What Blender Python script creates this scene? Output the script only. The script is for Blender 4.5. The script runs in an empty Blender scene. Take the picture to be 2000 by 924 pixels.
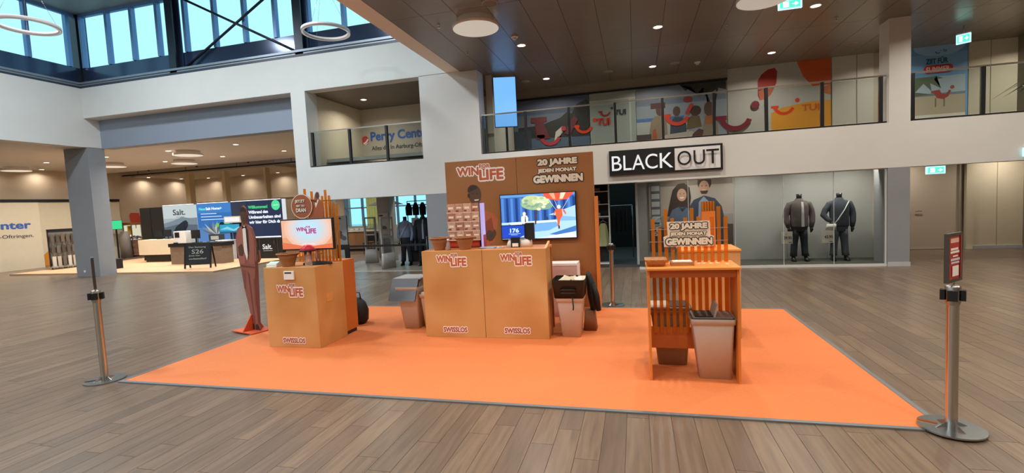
import bpy, bmesh, math, random
from mathutils import Matrix, Vector
R_ = math.radians
sc = bpy.context.scene
COL = sc.collection
random.seed(7)

# ------------------------------------------------------------ camera
FOC, PITCH, ROLL, YAW, EYE = 935.5, R_(3.863), R_(2.823), R_(14.6), 1.70
def cam_axes():
    cp, sp = math.cos(PITCH), math.sin(PITCH)
    A = Matrix(((1, 0, 0), (0, -sp, -cp), (0, cp, -sp)))
    c, s = math.cos(ROLL), math.sin(ROLL)
    B = Matrix(((c, s, 0), (-s, c, 0), (0, 0, 1)))
    c, s = math.cos(YAW), math.sin(YAW)
    G = Matrix(((c, s, 0), (-s, c, 0), (0, 0, 1)))
    return B @ A @ G
AX = cam_axes()
cd = bpy.data.cameras.new('camera'); cam = bpy.data.objects.new('camera', cd); COL.objects.link(cam)
cd.sensor_width = 36; cd.lens = 36 * FOC / 2000; cd.clip_start = .05; cd.clip_end = 200
m = Matrix.Identity(4)
for i in range(3):
    m[i][0], m[i][1], m[i][2] = AX[0][i], -AX[1][i], -AX[2][i]
m[2][3] = EYE
cam.matrix_world = m
sc.camera = cam

# ------------------------------------------------------------ world, exposure
def lin(h):
    h = h.lstrip('#'); v = [int(h[i:i + 2], 16) / 255 for i in (0, 2, 4)]
    return tuple(x / 12.92 if x <= .04045 else ((x + .055) / 1.055) ** 2.4 for x in v)
w = bpy.data.worlds.new('sky'); sc.world = w; w.use_nodes = True
bg = w.node_tree.nodes['Background']
bg.inputs[0].default_value = (.50, .90, 1.0, 1); bg.inputs[1].default_value = 1.25
sc.view_settings.view_transform = 'Standard'; sc.view_settings.look = 'None'
sc.view_settings.gamma = 1; sc.view_settings.use_curve_mapping = False
sc.view_settings.exposure = 0.03
DOWN_W = 44.0       # power of one ceiling downlight
try:
    sc.cycles.max_bounces = 8; sc.cycles.diffuse_bounces = 4; sc.cycles.transparent_max_bounces = 16
    sc.cycles.use_denoising = True; sc.cycles.caustics_reflective = False; sc.cycles.caustics_refractive = False
except Exception: pass

# ------------------------------------------------------------ materials
MATS = {}
def mat(hexc, rough=.55, metal=0., noise=0., nscale=6., bump=0., spec=.5, emit=0., stretch=None, hex2=None):
    key = (hexc, rough, metal, noise, nscale, bump, spec, emit, stretch, hex2)
    if key in MATS: return MATS[key]
    M = bpy.data.materials.new('surface_%d' % len(MATS)); M.use_nodes = True
    nt = M.node_tree; b = nt.nodes['Principled BSDF']; c = lin(hexc)
    b.inputs['Roughness'].default_value = rough; b.inputs['Metallic'].default_value = metal
    b.inputs['Specular IOR Level'].default_value = spec
    b.inputs['Base Color'].default_value = (*c, 1)
    if emit:
        b.inputs['Emission Color'].default_value = (*c, 1); b.inputs['Emission Strength'].default_value = emit
        b.inputs['Base Color'].default_value = (c[0] * .1, c[1] * .1, c[2] * .1, 1)
    if noise or bump or hex2:
        tc = nt.nodes.new('ShaderNodeTexCoord'); n = nt.nodes.new('ShaderNodeTexNoise')
        n.inputs['Scale'].default_value = nscale; n.inputs['Detail'].default_value = 4
        src = tc.outputs['Object']
        if stretch:
            mp = nt.nodes.new('ShaderNodeMapping'); mp.inputs['Scale'].default_value = stretch
            nt.links.new(src, mp.inputs[0]); src = mp.outputs[0]
        nt.links.new(src, n.inputs['Vector'])
        if noise or hex2:
            r = nt.nodes.new('ShaderNodeMix'); r.data_type = 'RGBA'
            a = c if hex2 else tuple(x * (1 - noise) for x in c)
            d = lin(hex2) if hex2 else tuple(min(1, x * (1 + noise)) for x in c)
            r.inputs[6].default_value = (*a, 1); r.inputs[7].default_value = (*d, 1)
            mr = nt.nodes.new('ShaderNodeMapRange'); mr.inputs[1].default_value = .3; mr.inputs[2].default_value = .7
            nt.links.new(n.outputs[0], mr.inputs[0]); nt.links.new(mr.outputs[0], r.inputs[0])
            nt.links.new(r.outputs[2], b.inputs['Base Color'])
        if bump:
            bp = nt.nodes.new('ShaderNodeBump'); bp.inputs['Strength'].default_value = bump; bp.inputs['Distance'].default_value = .01
            nt.links.new(n.outputs[0], bp.inputs['Height']); nt.links.new(bp.outputs[0], b.inputs['Normal'])
    MATS[key] = M
    return M
def em(hexc, s=1.0): return mat(hexc, .4, emit=s)
def glass(tint='#ffffff', refl=.10, rough=.02, opac=0., opc='#808080'):
    key = ('glass', tint, refl, rough, opac, opc)
    if key in MATS: return MATS[key]
    M = bpy.data.materials.new('glass_%d' % len(MATS)); M.use_nodes = True
    nt = M.node_tree; nt.nodes.remove(nt.nodes['Principled BSDF']); out = nt.nodes['Material Output']
    t = nt.nodes.new('ShaderNodeBsdfTransparent'); t.inputs[0].default_value = (*lin(tint), 1)
    g = nt.nodes.new('ShaderNodeBsdfGlossy'); g.inputs['Roughness'].default_value = rough
    lw = nt.nodes.new('ShaderNodeLayerWeight'); lw.inputs[0].default_value = refl
    mx = nt.nodes.new('ShaderNodeMixShader')
    nt.links.new(lw.outputs['Fresnel'], mx.inputs[0]); nt.links.new(t.outputs[0], mx.inputs[1]); nt.links.new(g.outputs[0], mx.inputs[2])
    last = mx
    if opac:
        d = nt.nodes.new('ShaderNodeBsdfDiffuse'); d.inputs[0].default_value = (*lin(opc), 1)
        m2 = nt.nodes.new('ShaderNodeMixShader'); m2.inputs[0].default_value = opac
        nt.links.new(mx.outputs[0], m2.inputs[1]); nt.links.new(d.outputs[0], m2.inputs[2]); last = m2
    nt.links.new(last.outputs[0], out.inputs[0])
    MATS[key] = M
    return M
def plank_mat(a, b, c, rough, name):
    if name in MATS: return MATS[name]
    M = bpy.data.materials.new(name); M.use_nodes = True; nt = M.node_tree; p = nt.nodes['Principled BSDF']
    at = nt.nodes.new('ShaderNodeAttribute'); at.attribute_name = 'tone'
    geo = nt.nodes.new('ShaderNodeNewGeometry'); mp = nt.nodes.new('ShaderNodeMapping'); mp.inputs['Scale'].default_value = (16, 1.1, 1)
    ad = nt.nodes.new('ShaderNodeVectorMath'); ad.operation = 'ADD'
    cb = nt.nodes.new('ShaderNodeCombineXYZ'); mu = nt.nodes.new('ShaderNodeMath'); mu.operation = 'MULTIPLY'; mu.inputs[1].default_value = 37
    nt.links.new(at.outputs['Fac'], mu.inputs[0]); nt.links.new(mu.outputs[0], cb.inputs[1]); nt.links.new(mu.outputs[0], cb.inputs[2])
    nt.links.new(geo.outputs['Position'], ad.inputs[0]); nt.links.new(cb.outputs[0], ad.inputs[1]); nt.links.new(ad.outputs[0], mp.inputs[0])
    n = nt.nodes.new('ShaderNodeTexNoise'); n.inputs['Scale'].default_value = 1.6; n.inputs['Detail'].default_value = 5; n.inputs['Distortion'].default_value = .6
    nt.links.new(mp.outputs[0], n.inputs['Vector'])
    r1 = nt.nodes.new('ShaderNodeMix'); r1.data_type = 'RGBA'; r1.inputs[6].default_value = (*lin(a), 1); r1.inputs[7].default_value = (*lin(b), 1)
    nt.links.new(at.outputs['Fac'], r1.inputs[0])
    mr = nt.nodes.new('ShaderNodeMapRange'); mr.inputs[1].default_value = .38; mr.inputs[2].default_value = .72; mr.inputs[4].default_value = .62
    nt.links.new(n.outputs[0], mr.inputs[0])
    r2 = nt.nodes.new('ShaderNodeMix'); r2.data_type = 'RGBA'; r2.inputs[7].default_value = (*lin(c), 1)
    nt.links.new(mr.outputs[0], r2.inputs[0]); nt.links.new(r1.outputs[2], r2.inputs[6]); nt.links.new(r2.outputs[2], p.inputs['Base Color'])
    p.inputs['Roughness'].default_value = rough; p.inputs['Specular IOR Level'].default_value = .45
    bp = nt.nodes.new('ShaderNodeBump'); bp.inputs['Strength'].default_value = .12; bp.inputs['Distance'].default_value = .004
    nt.links.new(n.outputs[0], bp.inputs['Height']); nt.links.new(bp.outputs[0], p.inputs['Normal'])
    MATS[name] = M
    return M
def print_mat(hex1, hex2, hex3, name, sc_=1.3):
    # satin printed board: soft orange-gold cloud print with fine glitter specks
    if name in MATS: return MATS[name]
    M = bpy.data.materials.new(name); M.use_nodes = True; nt = M.node_tree; p = nt.nodes['Principled BSDF']
    tc = nt.nodes.new('ShaderNodeTexCoord'); n = nt.nodes.new('ShaderNodeTexNoise'); n.inputs['Scale'].default_value = sc_; n.inputs['Detail'].default_value = 2
    nt.links.new(tc.outputs['Object'], n.inputs['Vector'])
    cr = nt.nodes.new('ShaderNodeValToRGB'); e = cr.color_ramp.elements
    e[0].position = .3; e[0].color = (*lin(hex1), 1); e[1].position = .72; e[1].color = (*lin(hex3), 1)
    x = e.new(.5); x.color = (*lin(hex2), 1)
    nt.links.new(n.outputs[0], cr.inputs[0])
    v = nt.nodes.new('ShaderNodeTexNoise'); v.inputs['Scale'].default_value = 160; nt.links.new(tc.outputs['Object'], v.inputs['Vector'])
    mr = nt.nodes.new('ShaderNodeMapRange'); mr.inputs[1].default_value = .3; mr.inputs[2].default_value = .75; mr.inputs[3].default_value = .97; mr.inputs[4].default_value = 1.04
    nt.links.new(v.outputs[0], mr.inputs[0])
    mu = nt.nodes.new('ShaderNodeMix'); mu.data_type = 'RGBA'; mu.blend_type = 'MULTIPLY'; mu.inputs[0].default_value = 1
    nt.links.new(cr.outputs[0], mu.inputs[6]); nt.links.new(mr.outputs[0], mu.inputs[7]); nt.links.new(mu.outputs[2], p.inputs['Base Color'])
    p.inputs['Roughness'].default_value = .38
    MATS[name] = M
    return M

WHITE = mat('#d9d8d4', .75, noise=.02, nscale=2)
WHITE2 = mat('#c9c3b6', .75, noise=.02, nscale=2)
GREYP = mat('#8d9095', .7, noise=.03, nscale=3)
BEIGE = mat('#c9b79f', .75, noise=.03, nscale=2)
CREAM = mat('#d8cdb4', .7, noise=.02)
DARK = mat('#14151a', .4)
BLACK = mat('#0a0a0c', .55)
STEEL = mat('#c4c2bd', .22, metal=1., noise=.05, nscale=30, stretch=(1, 1, .05))
DSTEEL = mat('#2b303a', .35, metal=.4)
BLUEST = mat('#6d8fc0', .35, metal=.2)
CEILM = mat('#83786d', .32, metal=.15, noise=.04, nscale=3)
HALLC = mat('#cdc8c0', .6, noise=.03)
ORANGE = mat('#dc8238', .42, noise=.05, nscale=3)
ORANGED = mat('#c46c2c', .45, noise=.06, nscale=3)
GOLD = print_mat('#b97f46', '#c99357', '#d8ab74', 'gold_print', 1.2)
GOLDB = print_mat('#9c6436', '#a06c3c', '#94562c', 'board_print', .9)
CARPET = mat('#d67840', .8, noise=.04, nscale=45, bump=.15)
ACRYL = None
BINM = mat('#cdc8c2', .5, noise=.03)
PAPER = mat('#efe9e2', .7)
GREYTRIM = mat('#82878b', .4, metal=.5)

# ------------------------------------------------------------ mesh builder
class MB:
    def __init__(s): s.v = []; s.f = []; s.mi = []; s.sm = []
    def add(s, vs, fs, mi=0, smooth=False):
        o = len(s.v); s.v += [tuple(v) for v in vs]
        for f in fs: s.f.append([o + i for i in f]); s.mi.append(mi); s.sm.append(smooth)
        return s
    def box(s, x0, x1, y0, y1, z0, z1, mi=0):
        v = [(x0, y0, z0), (x1, y0, z0), (x1, y1, z0), (x0, y1, z0), (x0, y0, z1), (x1, y0, z1), (x1, y1, z1), (x0, y1, z1)]
        return s.add(v, [(3, 2, 1, 0), (4, 5, 6, 7), (0, 1, 5, 4), (1, 2, 6, 5), (2, 3, 7, 6), (3, 0, 4, 7)], mi)
    def frustum(s, b, t, z0, z1, mi=0, r=0.0, n=4, open_top=False):
        # b, t = (x0,x1,y0,y1) rectangles with rounded corners
        def ring(q, z):
            x0, x1, y0, y1 = q; o = []
            for cx, cy, a in ((x1 - r, y1 - r, 0), (x0 + r, y1 - r, 90), (x0 + r, y0 + r, 180), (x1 - r, y0 + r, 270)):
                for k in range(n + 1):
                    an = R_(a + 90 * k / n); o.append((cx + r * math.cos(an), cy + r * math.sin(an), z))
            return o
        A, B = ring(b, z0), ring(t, z1); k = len(A)
        fs = [(i, (i + 1) % k, k + (i + 1) % k, k + i) for i in range(k)]
        s.add(A + B, fs, mi, r > 0)
        s.add(A, [tuple(range(k))[::-1]], mi)
        if not open_top: s.add(B, [tuple(range(k))], mi)
        return s
    def tube(s, pts, rad, n=10, mi=0, cap=True, smooth=True, squash=1.0):
        pts = [Vector(p) for p in pts]
        if not isinstance(rad, (list, tuple)): rad = [rad] * len(pts)
        rings = []
        for i, p in enumerate(pts):
            d = (pts[min(i + 1, len(pts) - 1)] - pts[max(i - 1, 0)]).normalized()
            u = d.cross(Vector((0, 1, 0))) if abs(d.y) < .9 else d.cross(Vector((0, 0, 1)))
            u.normalize(); w_ = d.cross(u)
            rings += [p + rad[i] * (math.cos(2 * math.pi * k / n) * u + squash * math.sin(2 * math.pi * k / n) * w_) for k in range(n)]
        fs = []
        for i in range(len(pts) - 1):
            for k in range(n):
                a, b = i * n + k, i * n + (k + 1) % n
                fs.append((a, b, b + n, a + n))
        s.add(rings, fs, mi, smooth)
        if cap:
            s.add(rings[:n], [tuple(range(n))[::-1]], mi); s.add(rings[-n:], [tuple(range(n))], mi)
        return s
    def loft(s, rings, n=16, mi=0, cap=True):
        vs = []
        for cx, cy, cz, rx, ry in rings:
            vs += [(cx + rx * math.cos(2 * math.pi * k / n), cy + ry * math.sin(2 * math.pi * k / n), cz) for k in range(n)]
        fs = [(i * n + k, i * n + (k + 1) % n, (i + 1) * n + (k + 1) % n, (i + 1) * n + k) for i in range(len(rings) - 1) for k in range(n)]
        s.add(vs, fs, mi, True)
        if cap: s.add(vs[:n], [tuple(range(n))[::-1]], mi); s.add(vs[-n:], [tuple(range(n))], mi)
        return s
    def lathe(s, prof, c=(0, 0, 0), n=24, mi=0, cap=False):
        return s.loft([(c[0], c[1], c[2] + z, r, r) for r, z in prof], n, mi, cap)
    def disc(s, c, r, z0, z1, n=28, mi=0):
        return s.loft([(c[0], c[1], z0, r, r), (c[0], c[1], z1, r, r)], n, mi, True)
    def prism(s, pts, y0, y1, mi=0):
        # polygon in the XZ plane extruded along Y
        n = len(pts); A = [(x, y0, z) for x, z in pts]; B = [(x, y1, z) for x, z in pts]
        s.add(A, [tuple(range(n))], mi); s.add(B, [tuple(range(n))[::-1]], mi)
        return s.add(A + B, [(i, i + n, (i + 1) % n + n, (i + 1) % n) for i in range(n)], mi)
    def flat(s, pts, y, mi=0):
        return s.add([(x, y, z) for x, z in pts], [tuple(range(len(pts)))], mi)
    def build(s, name, mats, parent=None, M=None, bevel=0, weld=True):
        me = bpy.data.meshes.new(name)
        if M is not None: s.v = [tuple(M @ Vector(v)) for v in s.v]
        bm = bmesh.new(); vv = [bm.verts.new(v) for v in s.v]
        for f, mi, sm in zip(s.f, s.mi, s.sm):
            try: q = bm.faces.new([vv[i] for i in f])
            except ValueError: continue
            q.material_index = mi; q.smooth = sm
        if weld: bmesh.ops.remove_doubles(bm, verts=bm.verts, dist=1e-5)
        big = [f for f in bm.faces if len(f.verts) > 4]
        if big: bmesh.ops.triangulate(bm, faces=big)
        if weld: bmesh.ops.recalc_face_normals(bm, faces=bm.faces)
        if bevel:
            es = [e for e in bm.edges if len(e.link_faces) == 2 and e.calc_face_angle(0) > .6]
            bmesh.ops.bevel(bm, geom=es, offset=bevel, segments=1, affect='EDGES', profile=.5)
        bm.to_mesh(me); bm.free()
        for q in (mats if isinstance(mats, (list, tuple)) else [mats]): me.materials.append(q)
        o = bpy.data.objects.new(name, me); COL.objects.link(o)
        if parent is not None: o.parent = parent; o.matrix_parent_inverse = Matrix.Identity(4)
        return o
def empty(name, loc=(0, 0, 0), rz=0):
    o = bpy.data.objects.new(name, None); COL.objects.link(o); o.location = loc; o.rotation_euler = (0, 0, rz); o.empty_display_size = .1
    return o
def tag(o, label, cat, group=None):
    o['label'] = label; o['category'] = cat
    if group: o['group'] = group
    return o
def struct(o): o['kind'] = 'structure'; return o
def thing(name, label, cat, loc=(0, 0, 0), rz=0, group=None): return tag(empty(name, loc, rz), label, cat, group)
def B(x0, x1, y0, y1, z0, z1): return MB().box(x0, x1, y0, y1, z0, z1)
def copy_tree(o, loc, rz=None, label=None, group=None):
    c = o.copy(); COL.objects.link(c); c.location = loc
    if rz is not None: c.rotation_euler = (0, 0, rz)
    if label: c['label'] = label
    if group: c['group'] = group
    for ch in o.children:
        d = ch.copy(); COL.objects.link(d); d.parent = c; d.matrix_parent_inverse = Matrix.Identity(4)
        for g in ch.children:
            e = g.copy(); COL.objects.link(e); e.parent = d; e.matrix_parent_inverse = Matrix.Identity(4)
    return c

# lettering: flat text meshes fitted to a box (x0,x1,z0,z1) in the XZ plane, facing -Y
FONTC = {}
def glyphs(txt, off, ext, res=3):
    key = (txt, off, ext, res)
    if key in FONTC: return FONTC[key]
    cu = bpy.data.curves.new('lettering', 'FONT'); cu.body = txt; cu.size = 1; cu.offset = off; cu.extrude = ext; cu.resolution_u = res; cu.fill_mode = 'BOTH' if ext else 'FRONT'
    o = bpy.data.objects.new('lettering', cu); COL.objects.link(o)
    dg = bpy.context.evaluated_depsgraph_get(); dg.update()
    me = bpy.data.meshes.new_from_object(o.evaluated_get(dg))
    v = [tuple(q.co) for q in me.vertices]; f = [tuple(p.vertices) for p in me.polygons]
    bpy.data.objects.remove(o); bpy.data.curves.remove(cu); bpy.data.meshes.remove(me)
    FONTC[key] = (v, f)
    return v, f
def text(name, txt, x0, x1, z0, z1, y, layers, parent, M=None, ext=.02, up=0.0, res=3):
    # layers: [(offset, depth_in_front_of_y, material)], the first sets the fit; up = slope (rise per unit width)
    v0, _ = glyphs(txt, 0, ext, res)
    ax, bx = min(q[0] for q in v0), max(q[0] for q in v0); ay, by = min(q[1] for q in v0), max(q[1] for q in v0)
    o0 = layers[0][0]
    sx, sz = (x1 - x0) / (bx - ax + 2 * o0), (z1 - z0) / (by - ay + 2 * o0)
    mb = MB(); ms = []
    for k, (off, dep, mt) in enumerate(layers):
        v, f = glyphs(txt, 0, 0 if off else ext, res)
        shifts = [(0, 0)] if not off else [(off * math.cos(R_(a)), off * math.sin(R_(a))) for a in range(0, 360, 36 if off < .07 else 30)] + [(0, 0)] + ([(off * .5 * math.cos(R_(a)), off * .5 * math.sin(R_(a))) for a in range(0, 360, 60)] if off > .07 else [])
        for ci, (dx, dz) in enumerate(shifts):
            mb.add([(x0 + (q[0] + dx - ax + o0) * sx, y - dep - (ci * .0001 if off else (q[2] + ext) / (2 * ext) * .002), z0 + (q[1] + dz - ay + o0) * sz + up * ((q[0] - ax) * sx)) for q in v], f, k)
        ms.append(mt)
    return mb.build(name, ms, parent, M, weld=False)
INK_O = mat('#bf6038', .5); INK_W = mat('#fbeee8', .5); INK_D = mat('#3a2a22', .5); INK_CR = mat('#eee3cf', .5)
def win_logo(parent, x0, x1, z0, z1, y, name='logo', ink=None, halo=None, M=None):
    W, H = x1 - x0, z1 - z0
    L = [(.045, .004, ink or INK_O), (.15, .002, halo or INK_W)]
    text(name, 'WIN', x0 + .02 * W, x0 + .475 * W, z0 + .36 * H, z0 + .84 * H, y, L, parent, M)
    text(name, 'FOR', x0 + .49 * W, x0 + .71 * W, z0 + .74 * H, z0 + .97 * H, y, L, parent, M)
    text(name, 'LIFE', x0 + .48 * W, x0 + .98 * W, z0 + .05 * H, z0 + .66 * H, y, L, parent, M)
def claim(parent, x0, x1, z0, z1, y, name='slogan', M=None):
    W, H = x1 - x0, z1 - z0
    L = [(.07, .006, INK_CR), (.18, .004, INK_D)]
    text(name, '20 JAHRE', x0 + .1 * W, x0 + .9 * W, z0 + .66 * H, z0 + 1. * H, y, L, parent, M)
    text(name, 'JEDEN MONAT', x0 + .1 * W, x0 + .88 * W, z0 + .39 * H, z0 + .6 * H, y, L, parent, M)
    text(name, 'GEWINNEN', x0, x1, z0, z0 + .33 * H, y, L, parent, M)
def prints(name, polys, y, parent, M=None, step=.0006, mats=None):
    # polys: [(material, [(x,z),...])] painted one over the other on a plane facing -Y
    mb = MB(); ms = []; ix = {}
    for k, (mt, pts) in enumerate(polys):
        if mt not in ix: ix[mt] = len(ms); ms.append(mt)
        mb.flat(pts, y - step * (k + 1), ix[mt])
    return mb.build(name, ms, parent, M, weld=False)
def ell(cx, cz, rx, rz, n=18, a0=0, a1=360):
    full = abs(a1 - a0) >= 360
    return [(cx + rx * math.cos(R_(a0 + (a1 - a0) * k / (n if full else n - 1))), cz + rz * math.sin(R_(a0 + (a1 - a0) * k / (n if full else n - 1)))) for k in range(n)]
def rect(x0, x1, z0, z1): return [(x0, z0), (x1, z0), (x1, z1), (x0, z1)]
def arcband(cx, cz, r0, r1, a0, a1, n=16, sx=1.0):
    o = [(cx + sx * r1 * math.cos(R_(a0 + (a1 - a0) * k / n)), cz + r1 * math.sin(R_(a0 + (a1 - a0) * k / n))) for k in range(n + 1)]
    return o + [(cx + sx * r0 * math.cos(R_(a1 + (a0 - a1) * k / n)), cz + r0 * math.sin(R_(a1 + (a0 - a1) * k / n))) for k in range(n + 1)]

# ============================================================ SETTING
# ---- floor with planks laid along Y
fl = struct(B(-30, 13.2, -7, 30, -.12, -.004).build('floor', mat('#54463a', .6)))
PL = plank_mat('#6b5a4c', '#836e5b', '#514439', .29, 'wood_planks')
PW = .165
def to_px(p):
    q = AX @ (Vector(p) - Vector((0, 0, EYE)))
    return None if q.z < .3 else (1000 + FOC * q.x / q.z, 462 + FOC * q.y / q.z, q.z)
allp = []
rp = random.Random(3)
ncol = int(40.5 / PW)
for i in range(ncol):
    x0 = -28 + i * PW; y = -5.8 - rp.random() * 1.25
    ymax = 24 if x0 > -26 else 14
    while y < ymax:
        allp.append((x0, y, rp.random())); y += 1.25
def seen(p):
    c = to_px((p[0] + PW / 2, p[1] + .62, 0))
    return c and -60 < c[0] < 2060 and c[1] < 985 and c[1] > 300
on_carpet = lambda p: -5.45 < p[0] < 1.9 and 3.75 < p[1] < 6.3
near = sorted([p for p in allp if seen(p) and not on_carpet(p)], key=lambda p: to_px((p[0], p[1] + .6, 0))[2])[:285]
nset = set(near)
def plank_mb(mb, x, y):
    g = .0009; mb.add([(x + g, y + g, -.004), (x + PW - g, y + g, -.004), (x + PW - g, y + 1.25 - g, -.004), (x + g, y + 1.25 - g, -.004),
        (x + 2 * g, y + 2 * g, 0), (x + PW - 2 * g, y + 2 * g, 0), (x + PW - 2 * g, y + 1.25 - 2 * g, 0), (x + 2 * g, y + 1.25 - 2 * g, 0)],
        [(4, 5, 6, 7), (0, 1, 5, 4), (1, 2, 6, 5), (2, 3, 7, 6), (3, 0, 4, 7)])
def tone(o, vals, per=5):
    a = o.data.attributes.new('tone', 'FLOAT', 'FACE')
    a.data.foreach_set('value', [v for v in vals for _ in range(per)])
for p in near:
    mb = MB(); plank_mb(mb, p[0], p[1]); o = mb.build('plank', PL, fl, weld=False); tone(o, [p[2]])
mb = MB(); rest = [p for p in allp if p not in nset]
for p in rest: plank_mb(mb, p[0], p[1])
o = mb.build('plank_field', PL, fl, weld=False); tone(o, [p[2] for p in rest]); o['kind'] = 'stuff'
struct(B(-9.2, -5.34, 12.02, 14.6, 0, .006).build('floor', mat('#8c8577', .4, noise=.06, nscale=4)))
struct(B(-9.2, -5.34, 11.96, 12.02, 0, .008).build('trim_1', mat('#b9b3a6', .4)))

# ---- main facade, plane Y = 11.7
mb = MB()
mb.box(-17.02, -4.55, 11.7, 12.05, 5.11, 6.05)          # band under the skylight
mb.box(-9.24, -8.78, 11.7, 12.2, 2.07, 5.11)
mb.box(-8.78, -5.34, 11.7, 12.1, 2.07, 3.0)
mb.box(-9.24, -8.78, 12.1, 12.6, 2.07, 3.0)
mb.box(-5.34, -3.74, 11.7, 12.15, 2.07, 5.12)
mb.box(-3.74, 13, 11.7, 12.1, 2.07, 3.0)
mb.box(5.13, 5.51, 11.7, 12.12, 3.0, 5.1)
struct(mb.build('wall_front', WHITE, weld=False))
struct(B(-5.34, -4.62, 11.7, 12.4, 0, 2.07).build('wall_column', GREYP))
c5 = struct(B(5.11, 5.51, 11.7, 12.3, 0, 2.07).build('wall_column', GREYP))
struct(B(5.11, 5.52, 11.685, 11.7, 0, .09).build('baseboard_right', mat('#b7bcc0', .5)))
# ---- left side band, plane X = -17.02, and inner bulkhead
struct(B(-17.4, -17.02, -6, 12.15, 4.19, 6.05).build('wall_left', WHITE))
struct(B(-17.02, -9.24, 12.15, 12.5, 4.19, 5.15).build('wall_bulkhead', mat('#8e97a6', .6)))
struct(B(-17.02, -9.24, 12.05, 12.5, 5.11, 5.2).build('trim_2', WHITE))
# ---- near and right walls behind the viewer
struct(B(-26.2, 13, -6.2, -6, 0, 6.05).build('wall_back', WHITE2))
struct(B(13, 13.2, -6.2, 15.5, 0, 5.2).build('wall_right', WHITE2))
# ---- brown metal ceiling above the upper floor, panels along Y
ce = struct(B(-4.2, 13.1, -6, 15, 5.112, 5.3).build('ceiling', mat('#2b2825', .7)))
PANM = CEILM
pw = .6; pm = {}
i = 0
x = -4.18
while x < 12.9:
    yy = [-5.9, -2.4, 1.1, 4.6, 8.1, 11.6, 14.9]
    for k in range(6):
        key = round(yy[k + 1] - yy[k], 3)
        if key not in pm:
            pm[key] = B(.004, pw - .004, .004, key - .004, 0, .014).build('ceiling_panel', PANM, ce).data; o = ce.children[-1]
        else:
            o = bpy.data.objects.new('ceiling_panel', pm[key]); COL.objects.link(o); o.parent = ce
        o.location = (x, yy[k], 5.1)
    x += pw
struct(B(-4.57, -4.185, -6, 11.7, 5.12, 5.36).build('trim_3', mat('#ffeedd', .6)))
# ---- upper floor behind the balustrade
struct(B(-9.24, 13, 12.1, 15.2, 2.62, 3.0).build('floor', mat('#6e675d', .7)))
uw = MB()
uw.box(-9.3, -3.74, 14.6, 14.8, 3.0, 5.1); uw.box(-3.74, 13, 14.52, 14.8, 3.0, 5.1)
struct(uw.build('wall_upper', mat('#bdb1a0', .7, noise=.02), weld=False))
struct(B(-9.05, -8.85, 12.2, 14.6, 3.0, 5.1).build('wall_upper_left', CREAM))
struct(B(-9.24, -3.74, 12.05, 14.7, 5.11, 5.3).build('ceiling', mat('#6a6055', .5)))
struct(B(-3.72, -3.55, 12.3, 14.52, 3.0, 5.1).build('wall_upper_side', WHITE2))
# ---- left hall: ceiling, walls
struct(B(-26, -17.1, -6, 12.5, 4.2, 4.4).build('ceiling', HALLC))
struct(B(-26, -9.1, 12.5, 18.2, 4.2, 4.4).build('ceiling', HALLC))
struct(B(-16.4, -9.1, 19.3, 21.0, 4.2, 4.4).build('ceiling', HALLC))
struct(B(-26, -16.4, 19.3, 23.2, 4.05, 4.4).build('ceiling', mat('#bfae95', .6)))
struct(B(-26, -9.1, 18.2, 19.3, 4.4, 4.6).build('ceiling', mat('#1b1a1c', .8)))
struct(B(-25.8, -25.25, -6, 23, 0, 4.7).build('wall_hall_left', BEIGE))
struct(B(-25.8, -16.5, 22.9, 23.2, 0, 4.2).build('wall_hall_back', BEIGE))
struct(B(-16.5, -13.7, 20.9, 21.1, 0, 4.2).build('wall_hall_back', BEIGE))
struct(B(-16.5, -16.35, 21.1, 23.2, 0, 4.2).build('wall_hall_side', BEIGE))
struct(B(-9.24, -9.1, 12.6, 20.6, 3.3, 4.6).build('wall_partition', WHITE2))
struct(B(-24.95, -24.75, 14.66, 18.2, 0, 2.78).build('wall_panel', CREAM))
struct(B(-25.25, -24.7, 11.5, 18.2, 2.78, 2.9).build('trim_4', DARK))
col = struct(B(-18.05, -17.02, 11.7, 12.22, 0, 4.2).build('wall_column', GREYP))
for k, (xx, ww) in enumerate(((-17.72, .07), (-17.32, .07))):
    so = B(xx, xx + ww, 11.685, 11.7, .14, .21).build('wall_socket', PAPER, col)
# ---- skylight storey: posts, panes, dark lower band, roof
ZS, ZT = 6.80, 8.42
sky_glass = glass('#f2fbff', .06)
def clerestory(name, fixed, axis, lo, hi, xs, big, out):
    root = struct(empty(name))
    def bx(a0, a1, d0, d1, z0, z1):
        if axis == 'x': return B(a0, a1, fixed + min(d0, d1), fixed + max(d0, d1), z0, z1)
        return B(fixed + min(d0, d1), fixed + max(d0, d1), a0, a1, z0, z1)
    bx(lo, hi, 0, .12 * out, 6.25, ZS).build('lower_band', mat('#34425c', .15, metal=.3), root)
    bx(lo, hi, -.34 * out, 0, 6.19, 6.25).build('flashing', mat('#8f98a2', .4, metal=.5), root)
    bx(lo, hi, -.36 * out, -.30 * out, 6.05, 6.12).build('gutter_edge', mat('#33394a', .4), root)
    bx(lo, hi, -.30 * out, -.26 * out, 6.12, 6.19).build('gutter', mat('#9aa1a8', .4, metal=.4), root)
    bx(lo, hi, 0, .1 * out, ZT, ZT + .1).build('top_rail', BLUEST, root)
    for a, b in zip(xs[:-1], xs[1:]):
        bx(a + .04, b - .04, .03 * out, .045 * out, ZS, ZT).build('pane', sky_glass, root)
    for a in xs: bx(a - .05, a + .05, -.04 * out, .1 * out, ZS, ZT).build('mullion', BLUEST, root)
    for a in big:
        bx(a - .13, a + .13, -.3 * out, -.26 * out, 6.05, 8.5).build('post_flange', DSTEEL, root)
        bx(a - .02, a + .02, -.26 * out, -.06 * out, 6.05, 8.5).build('post_web', DSTEEL, root)
        bx(a - .13, a + .13, -.06 * out, -.02 * out, 6.05, 8.5).build('post_flange', mat('#3f5577', .35, metal=.3), root)
    return root
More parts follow.
